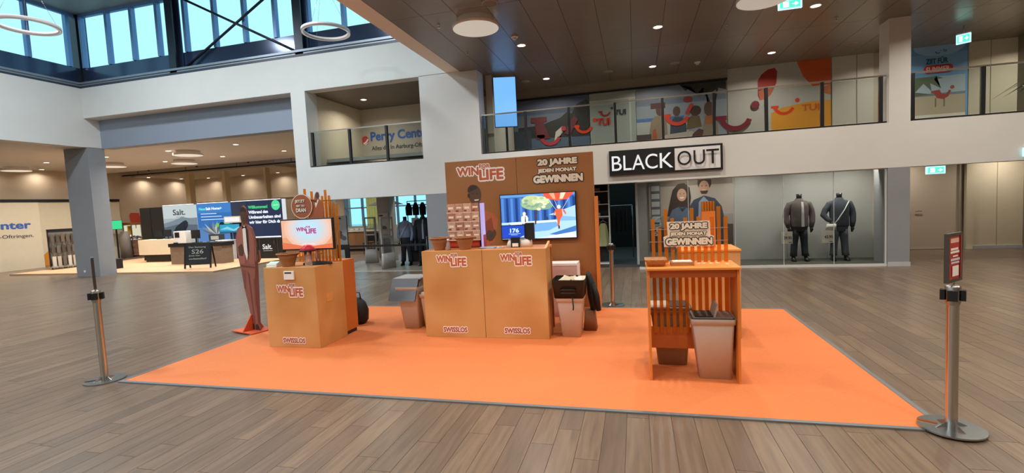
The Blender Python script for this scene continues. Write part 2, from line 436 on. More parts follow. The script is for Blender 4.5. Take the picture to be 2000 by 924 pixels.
w1 = clerestory('window_1', 12.06, 'x', -17.4, -4.4, [-17.25, -16.14, -15.12, -14.1, -13.05, -11.97, -10.9, -9.85, -8.75, -7.63, -6.5, -5.4, -4.45], [-13.32, -8.9], 1)
w2 = clerestory('window_2', -17.4, 'y', -6, 12.1, [-5.8, -4.6, -3.4, -2.2, -1, .2, 1.4, 2.6, 3.8, 5, 6.2, 7.4, 8.6, 9.6, 10.66, 11.75], [], -1)
w3 = clerestory('window_3', -4.3, 'y', -6, 12.1, [-5.8, -3.4, -1, 1.4, 3.8, 6.2, 8.6, 11.75], [], 1)
w4 = clerestory('window_4', -5.9, 'x', -17.4, -4.4, [-17.25, -15, -12.75, -10.5, -8.25, -6, -4.45], [], -1)
mb = B(-17.65, -17.35, 11.98, 12.3, 6.05, 8.5).build('window_corner_post', DSTEEL); struct(mb)
struct(B(-17.6, -4.1, -6.1, 12.26, ZT + .1, 8.9).build('ceiling', mat('#8d9298', .55)))
br = thing('cross_brace', 'dark steel cross brace of two thin rods before the skylight panes', 'brace', (-11.1, 11.93, 6.2))
for s in (-1, 1):
    MB().tube([(-2.0 * s, .02 * s, .08), (2.0 * s, .02 * s, 2.2)], .035, 8).build('rod', DSTEEL, br)

# ---- lower right shop front and corridor
struct(B(-4.62, 5.5, 17.2, 17.4, 0, 2.62).build('wall_shop_back', mat('#1a181a', .8)))
struct(B(-4.8, -4.62, 12.4, 17.4, 0, 2.62).build('wall_shop_left', mat('#2a2829', .8)))
struct(B(5.33, 5.5, 12.3, 17.4, 0, 2.62).build('wall_shop_right', WHITE2))
struct(B(-4.62, 5.5, 12.1, 17.2, 0, .004).build('floor', mat('#35312d', .5)))
struct(B(0.0, 5.33, 12.9, 13.0, 0, 2.6).build('wall_display', mat('#b4b6b7', .7)))
struct(B(0.0, .06, 12.55, 12.9, 0, 2.6).build('wall_display_side', mat('#b4b6b7', .7)))
struct(B(0.06, 5.33, 11.85, 12.9, .004, .045).build('floor', mat('#54534d', .6)))
struct(B(0.0, 5.33, 11.85, 12.9, 2.4, 2.45).build('ceiling', mat('#b5b1a8', .6)))
pane = glass('#e6e8e6', .14)
wi = struct(empty('window_5'))
for a, b in ((.05, 1.18), (1.18, 2.17), (2.17, 3.16), (3.16, 4.14), (4.14, 5.1)):
    B(a + .004, b - .004, 11.76, 11.772, .05, 2.05).build('pane', pane, wi)
for a in (1.18, 2.17, 3.16, 4.14): B(a - .004, a + .004, 11.755, 11.777, .05, 2.05).build('glass_joint', mat('#d9dedd', .3), wi)
B(.05, 5.11, 11.72, 11.82, 0, .05).build('sill', mat('#d8dad8', .4), wi)
B(.05, 5.11, 11.74, 11.8, 2.05, 2.07).build('head_frame', mat('#d8dad8', .4), wi)
B(5.085, 5.11, 11.74, 11.8, .05, 2.05).build('side_frame', mat('#e4e6e4', .4), wi)
# corridor right of the grey column
struct(B(5.5, 13, 14.7, 14.9, 0, 2.62).build('wall_corridor', mat('#c2b5a2', .7)))
dr = struct(B(6.88, 7.95, 14.66, 14.7, .01, 2.2).build('door_1', mat('#c7b9a6', .6)))
B(6.83, 6.88, 14.62, 14.7, 0, 2.3).build('door_frame', mat('#a3988a', .5), dr)
B(7.95, 8.0, 14.62, 14.7, 0, 2.3).build('door_frame', mat('#a3988a', .5), dr)
MB().tube([(7.0, 14.62, 1.0), (7.14, 14.62, 1.0)], .012, 8).build('door_handle', STEEL, dr)
struct(B(8.06, 8.2, 14.55, 14.7, 0, 2.62).build('trim_5', CREAM))
wp = struct(B(8.2, 9.25, 14.6, 14.7, 0, 2.62).build('wall_corridor_panel', CREAM))
B(8.71, 8.722, 14.592, 14.6, 0, 2.62).build('panel_joint', mat('#a79d88', .6), wp)
struct(B(8.2, 9.25, 14.575, 14.6, 0, .08).build('baseboard_corridor', mat('#a8a9a6', .5)))
struct(B(9.25, 9.4, 14.2, 14.7, 0, 2.62).build('trim_6', mat('#7c705f', .5)))
struct(B(5.5, 13, 12.1, 14.7, 2.6, 2.625).build('ceiling', mat('#6b6257', .5)))
# upper shop front band
struct(B(-3.55, 2.52, 14.40, 14.52, 4.84, 5.1).build('trim_7', mat('#8f8273', .6)))
struct(B(-3.62, 2.52, 14.36, 14.50, 4.80, 4.84).build('trim_8', BLACK))
# ---- cafe and fashion shop seen through the passage
struct(B(-13.7, -4.6, 20.6, 20.8, 0, 1.0).build('wall_cafe', mat('#b9ad96', .7)))
cw = struct(empty('window_6'))
for k in range(6):
    a = -13.7 + k * .93
    B(a + .03, a + .9, 20.66, 20.68, 1.0, 1.85).build('pane', glass('#e6f6ff', .05), cw)
    B(a + .03, a + .9, 20.66, 20.68, 1.91, 4.2).build('pane', glass('#e6f6ff', .05), cw)
    B(a - .03, a + .03, 20.6, 20.75, 1.0, 4.2).build('mullion', mat('#6c7f92', .4), cw)
B(-13.7, -8.1, 20.6, 20.75, 1.85, 1.91).build('transom', mat('#6c7f92', .4), cw)
struct(B(-8.1, -4.6, 20.6, 20.8, 1.0, 4.2).build('wall_cafe_right', mat('#6a655d', .7)))
struct(B(-9.1, -4.6, 12.6, 20.8, 3.2, 3.3).build('ceiling', mat('#9d958a', .6)))
struct(B(-12.1, -11.7, 16.6, 17.0, 0, 4.2).build('wall_column', mat('#b8ab94', .7)))
struct(B(-8.42, -7.98, 14.5, 14.95, 0, 3.2).build('wall_column', mat('#a7a49d', .7)))

# ============================================================ LAMPS
def area(parent, z, size, watts, color, spread=150):
    l = bpy.data.lights.new('lamp_light', 'AREA'); l.shape = 'DISK'; l.size = size; l.energy = watts; l.color = color
    l.spread = R_(spread)
    o = bpy.data.objects.new('lamp_light', l); COL.objects.link(o); o.parent = parent; o.location = (0, 0, z)
    return o
WARM = (1, .91, .79)
LENS = em('#fff4e0', 6.0); LENSH = em('#fff6ea', 5.0)
def downlight(loc, label, group, watts, lens=LENS, r=.085, color=WARM):
    t = thing('downlight', label, 'lamp', loc, 0, group)
    MB().lathe([(r + .02, -.001), (r + .02, -.012), (r, -.012), (r, -.002)], n=20).build('bezel', mat('#d8d2c8', .5), t)
    MB().disc((0, 0, 0), r - .002, -.009, -.003, 20).build('lens', lens, t)
    if watts: area(t, -.03, .13, watts, color)
    return t
for x in (-2.27, .54, 3.35, 6.16, 8.97):
    for y in (-1.7, 1.3, 4.3, 7.3, 10.32):
        if (x, y) in ((-2.27, 7.3),): continue
        nm = {-2.27: 'next to the beige disc lamp', .54: 'in the middle above the shop sign', 3.35: 'at the top edge beside the exit sign'}.get(x) if y == 10.32 else None
        downlight((x, y, 5.1), 'lit downlight in the brown ceiling ' + nm if nm else 'small round lit downlight in the brown panelled ceiling', 'downlights in the brown ceiling', DOWN_W)
for x in (-2.27, .54, 3.35, 6.16, 8.97):
    downlight((x, 13.3, 5.1), 'lit gallery downlight ' + {-2.27: 'nearest the tall blue screen', .54: 'above the pale grey shop panel', 3.35: 'above the red leaf graphic', 6.16: 'hidden by the white pillar', 8.97: 'beyond the beach poster'}[x], 'gallery downlights', DOWN_W * .75)
downlight((-7.94, 13.33, 5.11), 'round lit downlight over the upper niche with the blue lettering', 'niche lamp', DOWN_W * .55)
for x in (-22.1, -19.04, -16.08, -13.15):
    for y in (13.7, 16.03):
        downlight((x, y, 4.2), 'lit hall downlight, %s row, %s from the left' % ('front' if y < 15 else 'rear', {-22.1: 'first', -19.04: 'second', -16.08: 'third', -13.15: 'fourth'}[x]), 'hall downlights', DOWN_W * 1.7, LENSH, color=(1, .94, .86))
for x, y in ((-20.5, 7.5), (-23, 10.6), (-20.5, 1.5), (-11.2, 18.0)):
    downlight((x, y, 4.2), 'lit hall downlight apart from the two rows', 'hall side downlights', DOWN_W * 1.3, LENSH, color=(1, .94, .86))
for k, y in enumerate((13.3, 15.2, 17.2, 19.9, 21.8)):
    downlight((-24.85, y, 4.2 if y < 18.5 else 4.05), 'downlight washing the beige hall side wall', 'wall washers of the hall', DOWN_W * .22)
for x in (-23.6, -21.2, -18.9, -17.2):
    downlight((x, 22.4, 4.05), 'downlight washing the beige hall back wall', 'wall washers of the hall back wall', DOWN_W * .22)
for x, y in ((-7.4, 13.4), (-7.4, 17.5), (-6.2, 15.5)):
    downlight((x, y, 3.2), 'downlight in the ceiling of the passage shop', 'passage downlights', DOWN_W * .75)
for x in (1.3, 2.6, 3.9, 4.8):
    downlight((x, 12.16, 2.4), 'small downlight inside the shop display window', 'display window downlights', 15)
for x in (6.6, 8.7): downlight((x, 14.0, 2.6), 'downlight in the low corridor ceiling', 'corridor downlights', 14)
downlight((-2.6, 13.6, 2.62), 'dim downlight inside the dark shop entrance', 'entrance lamp', 8)
def disc_lamp(loc, r, label, group, e=.55, watts=0):
    t = thing('disc_lamp', label, 'lamp', loc, 0, group)
    MB().lathe([(r * .8, .11), (r * .8, 0)], n=32).build('mount', mat('#b9aa9a', .5), t)
    MB().lathe([(r - .01, 0), (r, -.015), (r, -.055), (r - .012, -.07)], n=40).build('rim', mat('#e6dccf', .5), t)
    MB().disc((0, 0, 0), r - .012, -.072, -.01, 40).build('diffuser', em('#ead8c4', e), t)
    if watts: area(t, -.09, r * 1.8, watts, (.86, .94, 1), 170)
    return t
disc_lamp((-2.73, 8.6, 5.0), .43, 'large round beige disc lamp on the brown ceiling near the skylight edge', None, .6)
disc_lamp((2.2, 9.2, 5.0), .43, 'large round disc lamp cut by the top edge of the picture', None, .5)
for x, y, n in ((-20.75, 15.15, 'beside the grey column'), (-15.6, 14.05, 'in front, largest over the phone stand'), (-18.0, 16.0, 'behind, over the phone stand'), (-24.3, 14.0, 'at the far left by the wall')):
    disc_lamp((x, y, 4.1), .47, 'white disc lamp on the hall ceiling ' + n, 'disc lamps of the hall', .9)
for x, y in ((-8, 2), (-13, 2), (-8, 7.5), (-13, 7.5), (-8, -3), (-13, -3)):  # out-of-view lamps added to brighten the atrium beyond what the sky gives
    disc_lamp((x, y, 8.42), .5, 'unseen round fill lamp added under the skylight roof', 'added skylight fill lamps', 1.0, 285)
def ring_lamp(loc, r, label):
    t = thing('ring_lamp', label, 'lamp', loc)
    MB().lathe([(r, 0), (r, .07), (r - .055, .07), (r - .055, 0), (r, 0)], n=56).build('ring', mat('#c3b8b4', .5), t)
    MB().lathe([(r - .008, -.001), (r - .047, -.001)], n=56).build('light_strip', em('#e8dcd8', .4), t)
    for k in range(3):
        a = R_(30 + 120 * k)
        MB().tube([((r - .03) * math.cos(a), (r - .03) * math.sin(a), .07), (0, 0, 1.2), ], .003, 5).build('wire', STEEL, t)
    MB().tube([(0, 0, 1.2), (0, 0, 2.7)], .003, 5).build('wire', STEEL, t)
    MB().disc((0, 0, 0), .06, 2.68, 2.71, 16).build('canopy', PAPER, t)
ring_lamp((-11.95, 7.35, 5.8), .52, 'white ring pendant lamp hanging at the far left under the skylight')
ring_lamp((-6.72, 9.87, 5.8), .53, 'white ring pendant lamp hanging before the dark skylight post')
# small ceiling fittings
def detector(loc, n, parts=True):
    t = thing('smoke_detector', n, 'detector', loc)
    MB().lathe([(.075, 0), (.075, -.02), (.05, -.03)], n=16, cap=True).build('base', PAPER, t)
    MB().lathe([(.04, -.03), (.045, -.05), (.02, -.07)], n=14, cap=True).build('sensor', mat('#dcd8d2', .5), t)
detector((-2.28, 9.75, 5.1), 'white smoke detector beside the disc lamp')
detector((1.65, 13.4, 5.1), 'white smoke detector on the gallery ceiling')
def speaker(loc, label, r=.12):
    t = thing('ceiling_speaker', label, 'speaker', loc)
    MB().lathe([(r, 0), (r, -.01), (r * .85, -.014)], n=24).build('rim', mat('#a99c8d', .5), t)
    MB().disc((0, 0, 0), r * .86, -.012, -.004, 24).build('grille', mat('#8a7d70', .6), t)
speaker((-2.27, 8.0, 5.1), 'round flush loudspeaker behind the beige disc lamp', .14)
speaker((1.09, 13.23, 5.1), 'flush round loudspeaker on the gallery ceiling, middle one')
speaker((-2.86, 13.36, 5.1), 'flush round loudspeaker on the gallery ceiling, near the blue screen')
speaker((-.6, 13.33, 5.1), 'flush loudspeaker on the gallery ceiling above the grey shop glass')
speaker((5.05, 13.27, 5.1), 'flush round loudspeaker on the gallery ceiling beside the white pillar')
for k, (x, y) in enumerate(((-3.45, 8.6), (-3.5, 10.3), (1.9, 10.8), (4.0, 11.2))):
    t = thing('sprinkler', ['sprinkler by the beige ceiling edge, nearer the viewer', 'sprinkler by the beige ceiling edge, nearer the white pillar', 'sprinkler on the brown ceiling above the red wall shape', 'small sprinkler on the brown ceiling right of the gallery'][k], 'sprinkler', (x, y, 5.1))
    MB().lathe([(.03, 0), (.03, -.008), (.01, -.01), (.01, -.05)], n=12, cap=True).build('stem', STEEL, t)
    MB().disc((0, 0, 0), .022, -.056, -.052, 12).build('deflector', STEEL, t)

# ============================================================ UPPER GALLERY
RG = glass('#e9eeee', .13)
def railing(label, x0, x1, posts):
    t = thing('glass_railing', label, 'railing', (0, 11.75, 3.0))
    B(x0, x1, -.03, .03, .0, .035).build('bottom_rail', BLACK, t)
    for p in posts: B(p - .03, p + .03, -.035, .035, .03, .96).build('post', DARK, t)
    pp = sorted(set([x0] + posts + [x1]))
    for a, b in zip(pp[:-1], pp[1:]):
        if b - a < .2: continue
        B(a + .04, b - .04, -.006, .006, .05, .94).build('glass_panel', RG, t)
    B(x0, x1, -.022, .022, .955, .985).build('handrail', mat('#9b968d', .3, metal=.8), t)
railing('long glass railing with black posts in front of the travel shop', -3.7, 5.1, [-3.66, -2.57, -1.49, -.4, .67, 1.77, 2.84, 3.92, 5.0])
railing('glass railing right of the white pillar, before the beach poster', 5.53, 12.9, [5.56, 6.75, 7.85, 8.95, 10.05])
railing('short glass railing in the niche with blue lettering', -8.76, -5.36, [-8.67, -7.5, -6.38])
# lettering in the niche
BLU = mat('#3c62ad', .5); INKB = mat('#3a3a3e', .5); REDL = mat('#c84a48', .5)
def centre_sign(name, label, parent_loc, rz, s):
    t = thing(name, label, 'lettering', parent_loc, rz)
    prints('emblem', [(REDL, ell(.16 * s, .42 * s, .15 * s, .17 * s)), (INK_W, [(x * s, z * s) for x, z in ((.06, .34), (.16, .38), (.27, .5), (.29, .44), (.18, .32), (.1, .29))]), (INK_W, [(x * s, z * s) for x, z in ((.1, .27), (.2, .31), (.28, .38), (.26, .33), (.18, .26))])], 0, t)
    text('letters', 'Perry Center', .38 * s, 2.75 * s, .28 * s, .72 * s, 0, [(.035, .003, BLU)], t)
    text('letters', 'Alles da. In Aarburg-Oftringen.', .40 * s, 2.95 * s, 0, .2 * s, 0, [(.01, .003, INKB)], t)
centre_sign('wall_lettering', 'blue and black centre lettering with red emblem on the niche wall', (-9.0 + .12, 14.595, 3.68), 0, .92)
# travel shop front
posterF = thing('window_poster', 'dark seaside photo poster behind the travel shop glass, left', 'poster', (0, 14.46, 0))
B(-3.53, -1.24, 0, .02, 3.02, 4.8).build('sheet', mat('#4a5468', .6), posterF)
D1, D2, D3, D4 = mat('#6b7180', .6), mat('#39424f', .6), mat('#33302c', .6), mat('#54677c', .6)
prints('print', [(mat('#56627a', .6), rect(-3.53, -1.24, 4.3, 4.8)), (D1, rect(-3.53, -1.24, 3.9, 4.35)),
    (D3, [(-3.4, 3.7), (-3.4, 4.0), (-2.7, 4.02), (-2.4, 4.12), (-2.1, 4.2), (-1.9, 4.35), (-1.75, 4.3), (-1.6, 4.55), (-1.45, 4.62), (-1.3, 4.66), (-1.24, 4.6), (-1.24, 3.6), (-2.4, 3.62)]),
    (D4, [(-3.53, 3.05), (-1.24, 3.05), (-1.24, 3.6), (-3.53, 3.66)]), (D2, rect(-3.53, -3.0, 3.05, 3.9)),
    (mat('#cfc6b8', .6), [(-2.25, 3.8), (-2.05, 3.95), (-1.98, 3.85), (-2.1, 3.7), (-2.2, 3.6), (-2.12, 3.5), (-2.3, 3.55)]),
    (mat('#bdb3a5', .6), [(-2.0, 3.2), (-1.85, 3.35), (-1.7, 3.2), (-1.75, 3.05), (-1.95, 3.05)])], 0, posterF)
cp = thing('window_panel', 'pale grey glass door panel of the travel shop between two posters', 'panel', (0, 14.46, 0))
B(-1.22, .09, 0, .02, 3.02, 4.8).build('sheet', mat('#9fa59e', .35), cp)
B(-1.22, .09, -.012, 0, 4.55, 4.6).build('rail', mat('#b9beb6', .4), cp)
B(-.1, -.04, -.012, 0, 3.02, 4.55).build('stile', mat('#b9beb6', .4), cp)
RED1, RED2, RED3, RED4 = mat('#d8321f', .5), mat('#a8272c', .5), mat('#7c1c2c', .5), mat('#e2451f', .5)
def smile(x, z, s, mt, dot=True, parent=None, y=0, lay=0, dotm=None):
    # a curved smile stroke with serif cap on the left and a dot on the right
    P = [(mt, arcband(x + .42 * s, z + .42 * s, .30 * s, .43 * s, 200, 338, 18)), (mt, [(x - .1 * s, z + .42 * s), (x + .2 * s, z + .42 * s), (x + .2 * s, z + .30 * s), (x + .13 * s, z + .29 * s), (x + .02 * s, z + .26 * s), (x - .02 * s, z + .32 * s), (x - .1 * s, z + .32 * s)])]
    if dot: P.append((dotm or mt, ell(x + .93 * s, z + .58 * s, .09 * s, .09 * s, 16)))
    return P
def logo_thing(label, polys, txt=None, tm=None):
    t = thing('window_logo', label, 'logo', (0, 14.494 if 'yellow' in label else 14.44, 0))
    prints('emblem', polys, 0, t)
    if txt: text('letters', 'TUI', *txt, 0, [(.03, .004, tm)], t)
logo_thing('orange smile logo beside red letters on the grey shop glass', smile(-1.66, 3.68, .62, RED4), (-1.02, -.64, 3.86, 4.08), RED1)
logo_thing('small dark smile logo with black dots and letters on the grey shop glass', smile(-.93, 4.12, .38, RED2, True, None, 0, 0, INKB), (-.5, -.18, 4.12, 4.28), INKB)
logo_thing('pale red smile logo low on the seaside poster', smile(-2.75, 3.41, .8, mat('#b83a44', .5)))
logo_thing('dim big red T and stroke shape behind the seaside poster glass', [(mat('#6d3034', .6), rect(-3.0, -2.5, 4.12, 4.27)), (mat('#6d3034', .6), [(-2.87, 4.12), (-2.62, 4.12), (-2.42, 3.62), (-2.85, 3.62)]), (mat('#6d3034', .6), [(-2.0, 3.72), (-1.82, 3.66), (-1.56, 4.12), (-1.7, 4.22)])])
poster2 = thing('window_poster', 'photo poster of people dining at the sea behind the travel shop glass, right', 'poster', (0, 14.46, 0))
B(.1, 2.5, 0, .02, 3.02, 4.8).build('sheet', mat('#757d8c', .6), poster2)
SK, SH1, SH2, SH3 = mat('#5b4238', .6), mat('#8d7a66', .6), mat('#404650', .6), mat('#6a5a3c', .6)
prints('print', [(mat('#8d939c', .6), rect(.1, 2.5, 3.02, 4.3)), (mat('#4f6da6', .6), rect(.1, 1.4, 3.85, 3.95)), (mat('#a9a9a6', .6), rect(.1, 1.5, 3.3, 3.85)),
    (D3, [(1.3, 4.8), (1.45, 4.62), (1.6, 4.7), (1.75, 4.5), (1.9, 4.65), (2.1, 4.48), (2.3, 4.62), (2.5, 4.55), (2.5, 4.8)]), (D3, [(1.9, 4.6), (1.97, 4.6), (2.13, 4.15), (2.25, 4.6), (2.3, 4.6), (2.2, 4.1), (2.2, 3.3), (2.1, 3.3), (2.1, 4.1)]),
    (SH1, [(.42, 3.35), (.5, 3.85), (.62, 4.0), (.85, 4.0), (.93, 3.8), (.95, 3.3)]), (SK, ell(.75, 4.15, .11, .16)), (mat('#5a2f2c', .6), rect(.5, .9, 4.2, 4.36)),
    (SH2, [(1.0, 3.3), (1.03, 3.8), (1.15, 3.93), (1.35, 3.9), (1.45, 3.7), (1.45, 3.3)]), (SK, ell(1.2, 4.08, .1, .14)),
    (SH3, [(1.45, 3.55), (1.5, 3.85), (1.62, 3.95), (1.8, 3.9), (1.86, 3.6)]), (mat('#4a332a', .6), ell(1.7, 4.05, .15, .14)), 
    (SH1, [(1.85, 3.1), (1.88, 3.6), (1.95, 3.85), (2.1, 3.9), (2.25, 3.8), (2.3, 3.1)]), (SK, ell(2.05, 4.07, .13, .2)), (mat('#a5643a', .5), rect(1.95, 2.22, 3.65, 3.88)),
    (mat('#b8aa9c', .6), [(.75, 3.35), (.9, 3.45), (1.6, 3.5), (1.75, 3.38), (1.4, 3.25)]), (mat('#5b3b2e', .6), [(1.5, 3.1), (1.62, 3.42), (1.78, 3.55), (1.9, 3.5), (1.82, 3.1)]),
    (mat('#4b3f38', .6), rect(.1, .5, 3.05, 3.5)), (mat('#a2532c', .6), [(.5, 3.1), (.55, 3.6), (.62, 3.65), (.7, 3.1)]), (D3, rect(.1, 2.5, 3.02, 3.1))], 0, poster2)
logo_thing('bright red smile logo on the dining photo poster', smile(.88, 3.68, .8, mat('#d4452f', .5), False) + [(mat('#b8433a', .5), [(1.42, 4.0), (1.5, 3.95), (1.66, 4.22), (1.58, 4.28)]), (mat('#9a3a38', .5), ell(1.5, 4.38, .12, .08))])
logo_thing('big dark crimson smile logo right of the dining photo poster', smile(2.3, 3.41, 1.02, RED3, False) + [(RED3, ell(3.22, 4.06, .105, .105))])
# wall right of the shop
wl = thing('wall_graphic', 'pale wall graphic with red leaf and orange shapes on the gallery wall', 'wall graphic', (0, 14.5, 0))
B(2.54, 5.05, 0, .018, 3.0, 5.1).build('sheet', mat('#b9b4ac', .6), wl)
prints('shapes', [(mat('#a02e1f', .6), [(3.3, 4.55), (3.3, 4.7), (3.4, 4.86), (3.55, 4.97), (3.72, 5.0), (3.78, 4.9), (3.76, 4.6), (3.65, 4.35), (3.5, 4.2), (3.35, 4.17), (3.3, 4.3)]),
    (mat('#cc5a23', .6), [(4.25, 5.1), (5.05, 5.1), (5.05, 4.42), (4.62, 4.42), (4.4, 4.7)]), (mat('#c96a48', .6), [(3.32, 4.42), (3.5, 4.48), (3.7, 4.46), (3.62, 4.3), (3.5, 4.2), (3.35, 4.17)]),
    (mat('#e0992e', .6), [(3.62, 3.05), (5.05, 3.05), (5.05, 4.02), (4.6, 4.03), (3.9, 3.93), (3.62, 3.8)]), (mat('#d0774c', .6), [(4.8, 4.35), (5.05, 4.42), (5.05, 4.15), (4.9, 4.2)])], 0, wl)
logo_thing('orange smile logo with letters on the yellow wall graphic', smile(3.68, 3.73, .62, RED4), (4.36, 4.78, 3.78, 3.96), mat('#d4642a', .5))
wq = struct(B(5.07, 6.0, 14.47, 14.52, 3.0, 5.1).build('wall_panel_upper', WHITE2))
B(5.62, 5.632, 14.46, 14.47, 3.0, 5.1).build('panel_joint', mat('#7f786d', .6), wq)
wq = struct(B(8.02, 9.0, 14.47, 14.52, 3.0, 5.1).build('wall_panel_upper', CREAM))
B(8.46, 8.472, 14.46, 14.47, 3.0, 5.1).build('panel_joint', mat('#a79d88', .6), wq)
struct(B(9.0, 9.25, 14.2, 14.52, 3.0, 5.1).build('trim_9', mat('#7c705f', .5)))
# beach poster
bp_ = thing('beach_poster', 'tall blue summer beach poster behind the right railing', 'poster', (0, 14.46, 0))
B(6.6, 8.0, 0, .02, 3.35, 5.1).build('sheet', mat('#7fb0dd', .5), bp_)
prints('print', [(mat('#6a9fd4', .5), rect(6.6, 8.0, 4.9, 5.1)), (mat('#9cc3e6', .5), ell(7.4, 5.1, .55, .25, 16, 180, 360)), (mat('#b9c9d2', .5), rect(6.9, 7.95, 3.85, 4.35)), (mat('#c6b79d', .5), rect(6.9, 7.95, 3.42, 3.9)), (mat('#7f95a0', .5), rect(6.9, 7.95, 3.88, 3.94)),
    (mat('#6d7a62', .5), [(6.9, 4.35), (7.35, 4.36), (7.5, 4.3), (7.3, 4.28), (7.45, 4.05), (7.22, 4.2), (7.25, 4.0), (7.08, 4.2), (6.9, 4.0)]), (mat('#70705a', .5), [(6.9, 3.9), (7.25, 3.92), (7.0, 3.98), (6.9, 4.0)]),
    (mat('#b25043', .5), [(7.24, 4.0), (7.42, 4.02), (7.45, 3.92), (7.55, 3.9), (7.62, 4.0), (7.66, 3.98), (7.6, 3.84), (7.5, 3.78), (7.36, 3.82), (7.3, 3.94), (7.24, 3.95)]), (mat('#b25043', .5), ell(7.68, 4.06, .045, .045)),
    (mat('#8a7a68', .5), rect(7.32, 7.35, 3.6, 3.82)), (mat('#8a7a68', .5), rect(7.5, 7.53, 3.6, 3.8)), (mat('#ece6d6', .5), rect(6.9, 7.95, 3.35, 3.42))], 0, bp_)
DKB = mat('#2f4668', .5)
text('letters', 'ZIIT FÜR', 7.12, 7.58, 4.66, 4.82, 0, [(.03, .018, DKB)], bp_)
prints('label_pill', [(mat('#c8383c', .5), ell(7.16, 4.53, .09, .1, 12, 90, 270) + ell(7.6, 4.53, .09, .1, 12, -90, 90))], -.016, bp_)
text('letters', 'SUMMER', 7.12, 7.62, 4.46, 4.59, 0, [(.03, .021, mat('#f4c9b8', .5))], bp_)
prints('emblem', smile(7.32, 4.9, .12, DKB), -.016, bp_)
text('letters', 'TUI', 7.47, 7.55, 4.93, 4.99, 0, [(.03, .019, DKB)], bp_)
# digital screen on a pole at the gallery
ds = thing('digital_screen', 'tall glowing pale blue screen on a black pole behind the railing', 'screen', (-3.22, 12.35, 3.0), R_(16))
B(-.03, .03, -.03, .03, 0, .9).build('pole', BLACK, ds); B(-.2, .2, -.15, .15, 0, .015).build('foot', BLACK, ds)
B(-.3, .3, -.03, .03, .72, 2.02).build('housing', mat('#11223f', .4), ds)
B(-.285, .285, -.034, -.03, .735, 2.005).build('display', em('#74b4f5', 1.15), ds)
og = thing('wall_graphic', 'orange and white curved wall graphic behind the tall blue screen', 'wall graphic', (0, 14.5, 0))
B(-4.3, -3.56, 0, .018, 3.0, 4.95).build('sheet', mat('#b9a887', .6), og)
prints('shapes', [(mat('#d08a2e', .6), [(-4.3, 3.6), (-3.9, 3.5), (-3.8, 3.05), (-3.56, 3.0), (-3.56, 4.95), (-4.3, 4.95)])], 0, og)
# exit signs
EXG = em('#4fe0b0', 1.6); EXW = em('#cfffff', 2.2)
def exit_sign(loc, rz, w, h, label, rod=0, face=None):
    t = thing('exit_sign', label, 'sign', loc, rz)
    B(-w / 2, w / 2, -.02, .02, 0, h).build('box', em('#b8f6ff', 1.5) if face is None else face, t)
    prints('pictogram', [(EXG, rect(-w * .42, w * .42, h * .12, h * .88)), (EXW, rect(-w * .3, -w * .05, h * .2, h * .8)), (EXW, [(w * .08, h * .45), (w * .2, h * .45), (w * .2, h * .25), (w * .36, h * .5), (w * .2, h * .75), (w * .2, h * .55), (w * .08, h * .55)])], -.0205, t)
    B(-w / 2, w / 2, -.03, .03, h, h + .025).build('bracket', mat('#d7dadb', .5), t)
    if rod: MB().tube([(0, 0, h + .02), (0, 0, h + rod)], .008, 8).build('rod', STEEL, t)
exit_sign((2.75, 9.72, 4.9), 0, .38, .16, 'green and white emergency exit sign at the top edge by the disc lamp', .05)
exit_sign((7.05, 12.9, 4.72), R_(-40), .24, .2, 'glowing exit sign hanging above the beach poster', .2)
exit_sign((6.2, 12.2, 1.9), 0, .34, .16, 'green exit sign hanging over the corridor by the grey column', .5)
exit_sign((7.50, 11.66, 2.14), 0, .26, .17, 'glowing sign on the white balcony band at the right edge', 0)
# plant at the right edge
pl = thing('palm_plant', 'spiky green plant reaching in at the right edge of the gallery', 'plant', (8.28, 12.75, 3.0))
MB().lathe([(.16, 0), (.2, .36), (.19, .38), (.17, .34)], n=18).build('pot', mat('#3d3a38', .6), pl)
MB().tube([(0, 0, .1), (.02, 0, .5)], .03, 7).build('stem', mat('#4f4434', .7), pl)
for k in range(14):
    a = R_(k * 360 / 14 + 9); L_ = .55 + .1 * (k % 3)
    mb = MB(); pts = [(0, 0, .48), (.4 * L_, 0, .72 + .05 * (k % 2)), (L_, 0, .62 - .08 * (k % 3))]
    vs = []
    for (x, y, z), hw in zip(pts, (.012, .03, .002)): vs += [(x, -hw, z), (x, hw, z)]
    mb.add(vs, [(0, 1, 3, 2), (2, 3, 5, 4)]); mb.build('leaf', mat('#3f4a35', .6), pl, Matrix.Rotation(a, 4, 'Z'))
# black and white shop sign with raised letters
sg = thing('shop_sign', 'black and white shop sign with raised letters on the white band', 'sign', (0, 11.7, 0))
B(-.57, 1.92, -.06, 0, 2.245, 2.83).build('board', BLACK, sg)
B(.9, 1.87, -.068, -.058, 2.29, 2.785).build('white_field', mat('#e9e9e9', .5), sg)
LW, LB = em('#ffffff', .75), BLACK
bx_ = [('B', -.51, -.285), ('L', -.245, -.06), ('A', -.05, .235), ('C', .25, .52), ('K', .57, .86)]
for ch, a, b in bx_: text('letter', ch, a, b, 2.36, 2.70, -.06, [(.0, .03, LW)], sg, ext=.02, res=5)
for ch, a, b in (('O', .955, 1.25), ('U', 1.3, 1.54), ('T', 1.57, 1.835)): text('letter', ch, a, b, 2.39, 2.71, -.068, [(.0, .045, LB), (.0, .0, mat('#b9b9bb', .6))], sg, ext=.02, res=5)

